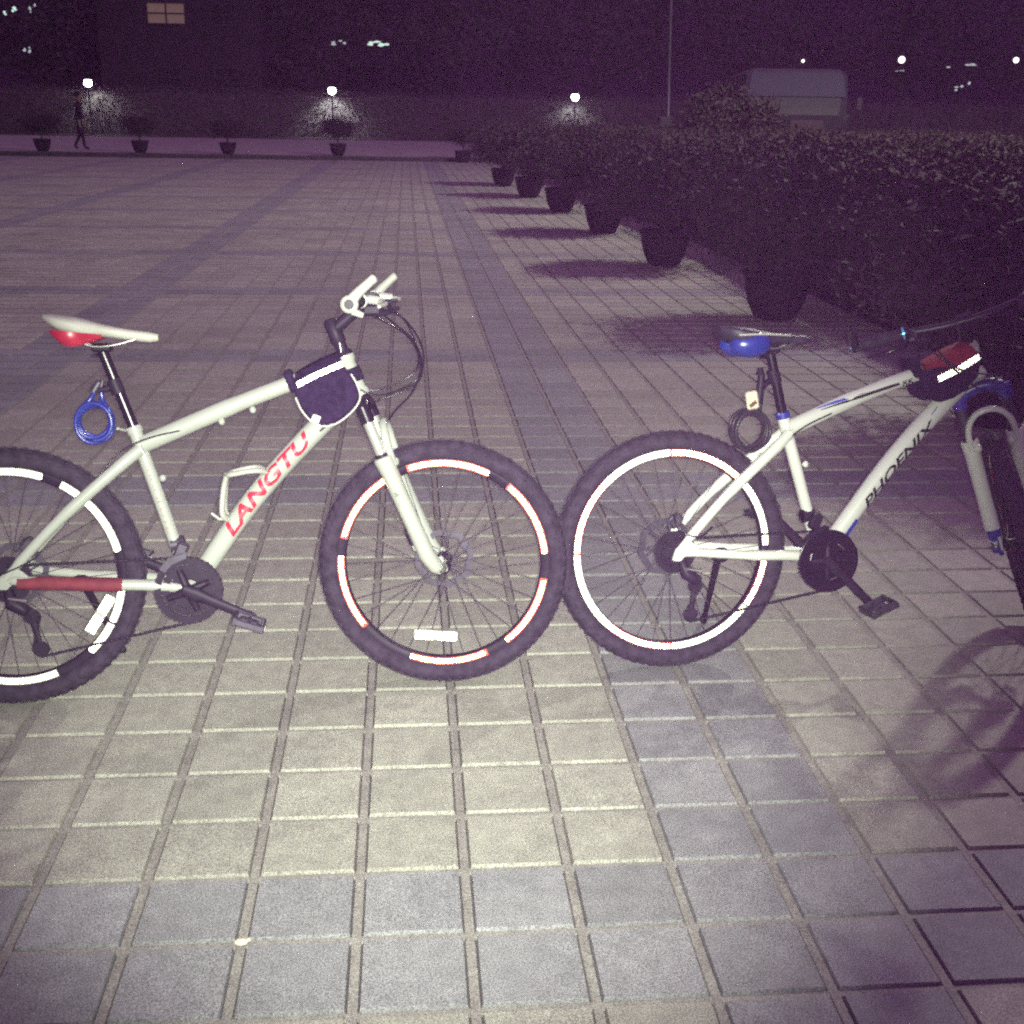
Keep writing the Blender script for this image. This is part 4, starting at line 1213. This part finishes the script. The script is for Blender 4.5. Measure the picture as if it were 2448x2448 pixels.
bld = empty('building', (-12, 68.6, 0), 'dark building at the upper left with one dim four-pane window lit', 'building')
q = MB(); q.box((0, 4, 6.6), (8.6, 8, 13.0)); wl = q.build('wall', 'wall_dark', bld)
q = MB(); q.box((0, 4, 13.2), (9.2, 8.6, .3)); q.build('roof', 'wall_dark', bld)
window(bld, -.63, 0, 6.22, 2.0, 1.05, 'lit_warm')
for (x, z) in ((2.4, 6.22), (-.63, 9.4), (2.4, 9.4), (-3.2, 9.4), (-.63, 3.0), (2.4, 3.0)): window(bld, x, 0, z, 1.3, 1.05, 'glass_dark')
bl2 = empty('building', (-2.4, 82, 0), 'far building glimpsed through branches at the top centre with two white lit windows', 'building')
q = MB(); q.box((0, 4, 6), (12, 8, 12)); q.build('wall', 'wall_dark', bl2)
q = MB(); q.box((0, 4, 12.15), (12.6, 8.6, .3)); q.build('roof', 'wall_dark', bl2)

# ------------------------------------------------------------------ garden lamps with light, path lamps far off
M['lamp_globe'] = mat('lamp_globe', (0.8, 0.8, 0.8), 0.4, emit=(0.90, 1.0, 0.92), estr=20.0)
M['lamp_globe_dim'] = mat('distant_globe', (0.8, 0.8, 0.8), 0.4, emit=(1.0, 0.96, 0.88), estr=2.2)
M['lamp_spark'] = mat('small_distant_light', (0.5, 0.5, 0.5), 0.5, emit=(0.72, 0.85, 0.85), estr=0.45)
M['post_metal'] = mat('post_metal', (0.05, 0.04, 0.055), 0.5, metal=.4)
def garden_lamp(x, y, h, lb, power):
    r = empty('garden_lamp', (x, y, .105), lb, 'lamp', 'garden lamps in front of the dark hedge')
    q = MB(); q.tube([(0, 0, 0), (0, 0, .08), (0, 0, .1), (0, 0, h - .22)], [.10, .10, .045, .035], 12); q.build('post', 'post_metal', r)
    q = MB(); q.ball((0, 0, h - .08), .19, 22); q.build('globe', 'lamp_globe', r)
    q = MB(); q.lathe([(.05, h - .25), (.12, h - .22), (.06, h - .20)], (0, 0, 0), (0, 0, 1), 16); q.lathe([(.24, h + .055), (.17, h + .10), (.0, h + .15)], (0, 0, 0), (0, 0, 1), 18); q.build('cap', 'post_metal', r)
    lo = lamp('lamp_light', 'SPOT', (x, y + .36, h + .02), power, (0.86, 1.0, 0.90), .10, (x + (.5 if x < -10 else 0), y + .50, 0), R(128), .6)
garden_lamp(-15.45, 62.0, 2.5, 'left garden lamp beside the walking person', 110)
garden_lamp(-3.55, 62.0, 2.35, 'middle garden lamp glowing over the round potted shrub', 260)
garden_lamp(8.75, 62.0, 2.25, 'right garden lamp star bright above the far end of the hedge', 110)
def park_light(name, x, y, z, rad, lb, mt, cat='lamp'):
    r = empty(name, (x, y, .1), lb, cat)
    q = MB(); q.tube([(0, 0, 0), (0, 0, z - rad)], .05, 8); q.build('post', 'post_metal', r)
    q = MB(); q.ball((0, 0, z), rad, 12); q.build('globe', mt, r)
park_light('street_lamp', 24.9, 60, 4.2, .17, 'round white street lamp high at the right, brightest of the far right lights', 'lamp_globe_dim')
park_light('street_lamp', 30.85, 60, 4.3, .14, 'street lamp by the right edge of the picture', 'lamp_globe_dim')
park_light('street_lamp', 19.85, 60, 4.05, .08, 'tiny street lamp just above the minibus roof', 'lamp_globe_dim')
q = MB()
def spark(x, y, z, w, h, lb, seed):
    """cluster of lit leaves-sized gaps: a lit sign or window far off seen through twigs, built as small lit panes in a dark frame"""
    r = empty('lit_window', (x, y, z), lb, 'window'); rg = random.Random(seed)
    f_ = MB()
    for sg in (-1, 1):
        f_.box((sg * (w / 2 + .06), .05, 0), (.03, .03, h + .12)); f_.box((0, .05, sg * (h / 2 + .06)), (w + .12, .03, .03))
    f_.build('frame', 'black_metal', r)
    m_ = MB()
    for i in range(5):
        a = rg.uniform(-.5, .5) * w; b = (rg.uniform(-.3, .3) + a / w * .5) * h; ww = rg.uniform(.18, .36) * w; hh = rg.uniform(.2, .4) * h
        n_ = 7; m_.add([(a + ww / 2 * math.cos(k * 6.283 / n_) * rg.uniform(.6, 1.1), -.0 - i * .003, b + hh / 2 * math.sin(k * 6.283 / n_) * rg.uniform(.6, 1.1)) for k in range(n_)], [tuple(range(n_))], False)
    m_.build('lit_glass', 'lit_cool' if seed < 10 else 'lamp_spark', r)
    return r
spark(-1.35, 66.5, 4.85, 1.35, .55, 'brighter of the two ragged white lit windows high at top centre', 3)
spark(-3.25, 66.5, 4.9, .95, .40, 'fainter left one of the two ragged white lit windows at top centre', 12)
spark(-20.2, 66.5, 6.05, .7, .5, 'small white light at the top left corner', 4)
spark(-19.0, 66.5, 6.15, .4, .5, 'second small light just right of the one in the top left corner', 13)
spark(-19.4, 66.5, 4.2, .5, .55, 'small pale light below the top left corner', 14)
spark(27.1, 58, 4.05, 1.3, .28, 'dim speckled light between the two right street lamps', 15)
spark(27.4, 58, 3.1, .8, .5, 'dim bluish light below the right street lamps', 16)
spark(24.1, 58, 3.7, .5, .12, 'thin pale light right under the round street lamp', 17)
# small pale stone on a joint near the bottom left
q = MB(); q.ball((0, 0, .004), .011, 10, (1.3, .9, .5)); q.ball((.012, .006, .003), .006, 8, (1, 1, .6))
pb = q.build('pebble', 'cream_plastic', None, 'small pale pebble lying in a paving joint at the lower left', 'pebble'); pb.location = (-.2155, .0, -.004)
# tall thin pole
pl = empty('lamp_pole', (6.88, 30.0, 0), 'tall thin metal pole rising out of the hedge at the upper centre', 'pole')
q = MB(); q.tube([(0, 0, 0), (0, 0, .5), (.0, 0, .55), (-.08, 0, 3), (-.22, 0, 8.5)], [.11, .11, .06, .05, .035], 12); q.build('shaft', 'grey_part', pl)
q = MB(); q.box((-.1, -.02, 1.28), (.34, .22, .34), None, .03); q.build('junction_box', 'post_metal', pl)

# ------------------------------------------------------------------ minibus
M['bus_paint'] = mat('pale_bus_paint', (0.036, 0.030, 0.042), 0.4, var=0.08, scale=2)
M['bus_glass'] = mat('bus_glass', (0.05, 0.05, 0.075), 0.15)
mb_ = empty('minibus', (10.6, 31.2, 0), 'pale minibus parked behind the hedge, seen front on', 'minibus')
mb_.rotation_euler = (0, 0, R(-10))
def body_ring(y, sc, z0, z1, zt):
    w = 1.45 * sc
    return [(-w, y, z0), (-w, y, z1), (-w * .93, y, zt - .12), (-w * .8, y, zt), (w * .8, y, zt), (w * .93, y, zt - .12), (w, y, z1), (w, y, z0)]
q = MB(); rings = [body_ring(-.02, .95, .42, 1.5, 1.55), body_ring(.05, 1, .38, 1.55, 1.72), body_ring(.45, 1, .36, 1.60, 2.66), body_ring(.7, 1, .36, 1.60, 2.74), body_ring(5.9, 1, .36, 1.60, 2.74), body_ring(6.1, .97, .42, 1.60, 2.62)]
vs = [p for r_ in rings for p in r_]; fs = [(i * 8 + j, i * 8 + (j + 1) % 8, (i + 1) * 8 + (j + 1) % 8, (i + 1) * 8 + j) for i in range(5) for j in range(8)] + [tuple(range(8)), tuple(range(40, 48))[::-1]]
q.add(vs, fs, False); q.build('body', 'bus_paint', mb_)
q = MB(); q.add([(-1.30, .14, 2.02), (1.30, .14, 2.02), (1.22, .385, 2.60), (-1.22, .385, 2.60)], [(0, 1, 2, 3)], False); q.build('windscreen', 'bus_glass', mb_)
for s in (-1, 1):
    for k in range(4):
        q = MB(); q.box((s * 1.412, 1.35 + k * 1.2, 2.02), (.03, 1.05, .62), Matrix.Rotation(-s * .085, 3, 'Y'), .0); q.build('side_window', 'bus_glass', mb_)
    q = MB(); q.box((s * 1.05, -.04, .86), (.42, .06, .22), None, .02); q.build('headlight', 'white_plastic', mb_)
    q = MB(); q.tube([(s * 1.45, .3, 1.9), (s * 1.62, .1, 1.95)], .02, 6); q.box((s * 1.66, .08, 1.85), (.16, .08, .34), None, .02); q.build('mirror', 'post_metal', mb_)
    for yy in (1.1, 4.9):
        q = MB(); q.lathe([(0, -.11), (.30, -.11), (.37, -.08), (.37, .08), (.30, .11), (0, .11)], (s * 1.30, yy, .37), (1, 0, 0), 24); q.build('wheel', 'rubber', mb_)
q = MB(); q.box((0, -.08, .52), (2.7, .16, .22), None, .04); q.build('bumper', 'bus_paint', mb_)
q = MB(); q.box((.30, -.035, 1.25), (.9, .04, .34), None, .02); q.build('grille', 'frame_dark', mb_)

# ------------------------------------------------------------------ walking person, seen against the left lamp
M['cloth_dark'] = mat('dark_clothes', (0.030, 0.020, 0.035), 0.9, var=.2, scale=8)
M['skin'] = mat('skin', (0.28, 0.17, 0.13), 0.6)
M['hair'] = mat('dark_hair', (0.015, 0.012, 0.014), 0.7)
def person(loc, rz, label):
    root = empty('person', loc, label, 'person'); root.rotation_euler = (0, 0, rz)
    # skeleton: x is the walking direction
    J = [((0, 0, .96), .135), ((.02, 0, 1.12), .125), ((.03, 0, 1.32), .150), ((.03, 0, 1.46), .095), ((.04, 0, 1.54), .052)]
    E = [(0, 1), (1, 2), (2, 3), (3, 4)]
    def chain(root_i, pts):
        last = root_i
        for p, r in pts:
            J.append((p, r)); E.append((last, len(J) - 1)); last = len(J) - 1
        return last
    chain(0, [((.02, -.09, .88), .098), ((.09, -.10, .50), .066), ((.09, -.10, .42), .062), ((.12, -.10, .09), .045), ((.15, -.10, .055), .045), ((.27, -.10, .035), .036)])
    chain(0, [((.0, .09, .88), .098), ((.0, .10, .50), .066), ((-.02, .10, .42), .062), ((-.17, .10, .13), .045), ((-.18, .10, .07), .045), ((-.08, .10, .035), .034)])
    tips = []
    for s, sw in ((-1, -1), (1, 1)):
        h = chain(2, [((.02, s * .19, 1.43), .066), ((.02 - sw * .06, s * .22, 1.16), .043), ((.04 - sw * .06, s * .22, 1.12), .040), ((.12 - sw * .08, s * .20, .92), .027), ((.14 - sw * .08, s * .20, .87), .032)])
        hx, hy, hz = J[h][0]
        for k, L in enumerate((.060, .068, .064, .052)):
            chain(h, [((hx + .022 - k * .014, hy, hz - .045), .0095), ((hx + .026 - k * .012, hy - s * .008, hz - .045 - L * .5), .0088), ((hx + .022 - k * .010, hy - s * .022, hz - .045 - L), .0075)])
        chain(h, [((hx + .032, hy - s * .004, hz - .015), .0105), ((hx + .040, hy - s * .014, hz - .055), .009)])
    me = bpy.data.meshes.new('body'); me.from_pydata([j[0] for j in J], E, [])
    o = bpy.data.objects.new('body', me); col.objects.link(o)
    sk = o.modifiers.new('skin', 'SKIN'); sk.use_smooth_shade = True
    for i, (p, r) in enumerate(J): me.skin_vertices[0].data[i].radius = (r, r)
    me.skin_vertices[0].data[0].use_root = True
    sb = o.modifiers.new('sub', 'SUBSURF'); sb.levels = 1; sb.render_levels = 1
    dg = bpy.context.evaluated_depsgraph_get(); ev = o.evaluated_get(dg); m2 = bpy.data.meshes.new_from_object(ev)
    bpy.data.objects.remove(o)
    for m_ in ('cloth_dark', 'skin'): m2.materials.append(M[m_])
    for p in m2.polygons: p.material_index = 1 if (abs(p.center.y) > .15 and p.center.z < .95 and p.center.z > .7) else 0; p.use_smooth = True
    bo = bpy.data.objects.new('body', m2); col.objects.link(bo); bo.parent = root
    hd = MB(); hd.ball((.065, 0, 1.665), .098, 16, (1.0, .80, 1.22))
    hd.ball((.165, 0, 1.655), .016, 8, (1, .7, 1.3))
    for s in (-1, 1): hd.ball((.055, s * .080, 1.66), .018, 8, (.7, .4, 1.3)); hd.ball((.150, s * .032, 1.685), .009, 8)
    hd.box((.152, 0, 1.612), (.012, .042, .008))
    hd.tube([(.035, 0, 1.50), (.055, 0, 1.60)], .050, 10)
    hd.build('head', 'skin', root)
    ha = MB(); ha.ball((.045, 0, 1.70), .106, 14, (1.0, .86, 1.08)); ha.build('hair', 'hair', root)
    return root
person((-10.5, 40.0, .112), R(12), 'person in dark clothes walking beside the left garden lamp')

# ------------------------------------------------------------------ thin violet volume added to lift the blacks like lens glare
hz = MB(); hz.box((5, 60, 9.35), (240, 260, 21.3))
M['glare_veil'] = bpy.data.materials.new('glare_veil'); M['glare_veil'].use_nodes = True
hn = M['glare_veil'].node_tree; hn.nodes.clear()
ho = hn.nodes.new('ShaderNodeOutputMaterial'); hv = hn.nodes.new('ShaderNodeVolumePrincipled')
hv.inputs['Color'].default_value = (0.66, 0.20, 0.82, 1); hv.inputs['Density'].default_value = VEIL
hv.inputs['Anisotropy'].default_value = 0.0
hn.links.new(hv.outputs[0], ho.inputs['Volume'])
hz.build('glare_veil', 'glare_veil', kind='stuff', label='thin violet veil added to lift the dark tones')

print('objects', len(bpy.data.objects))
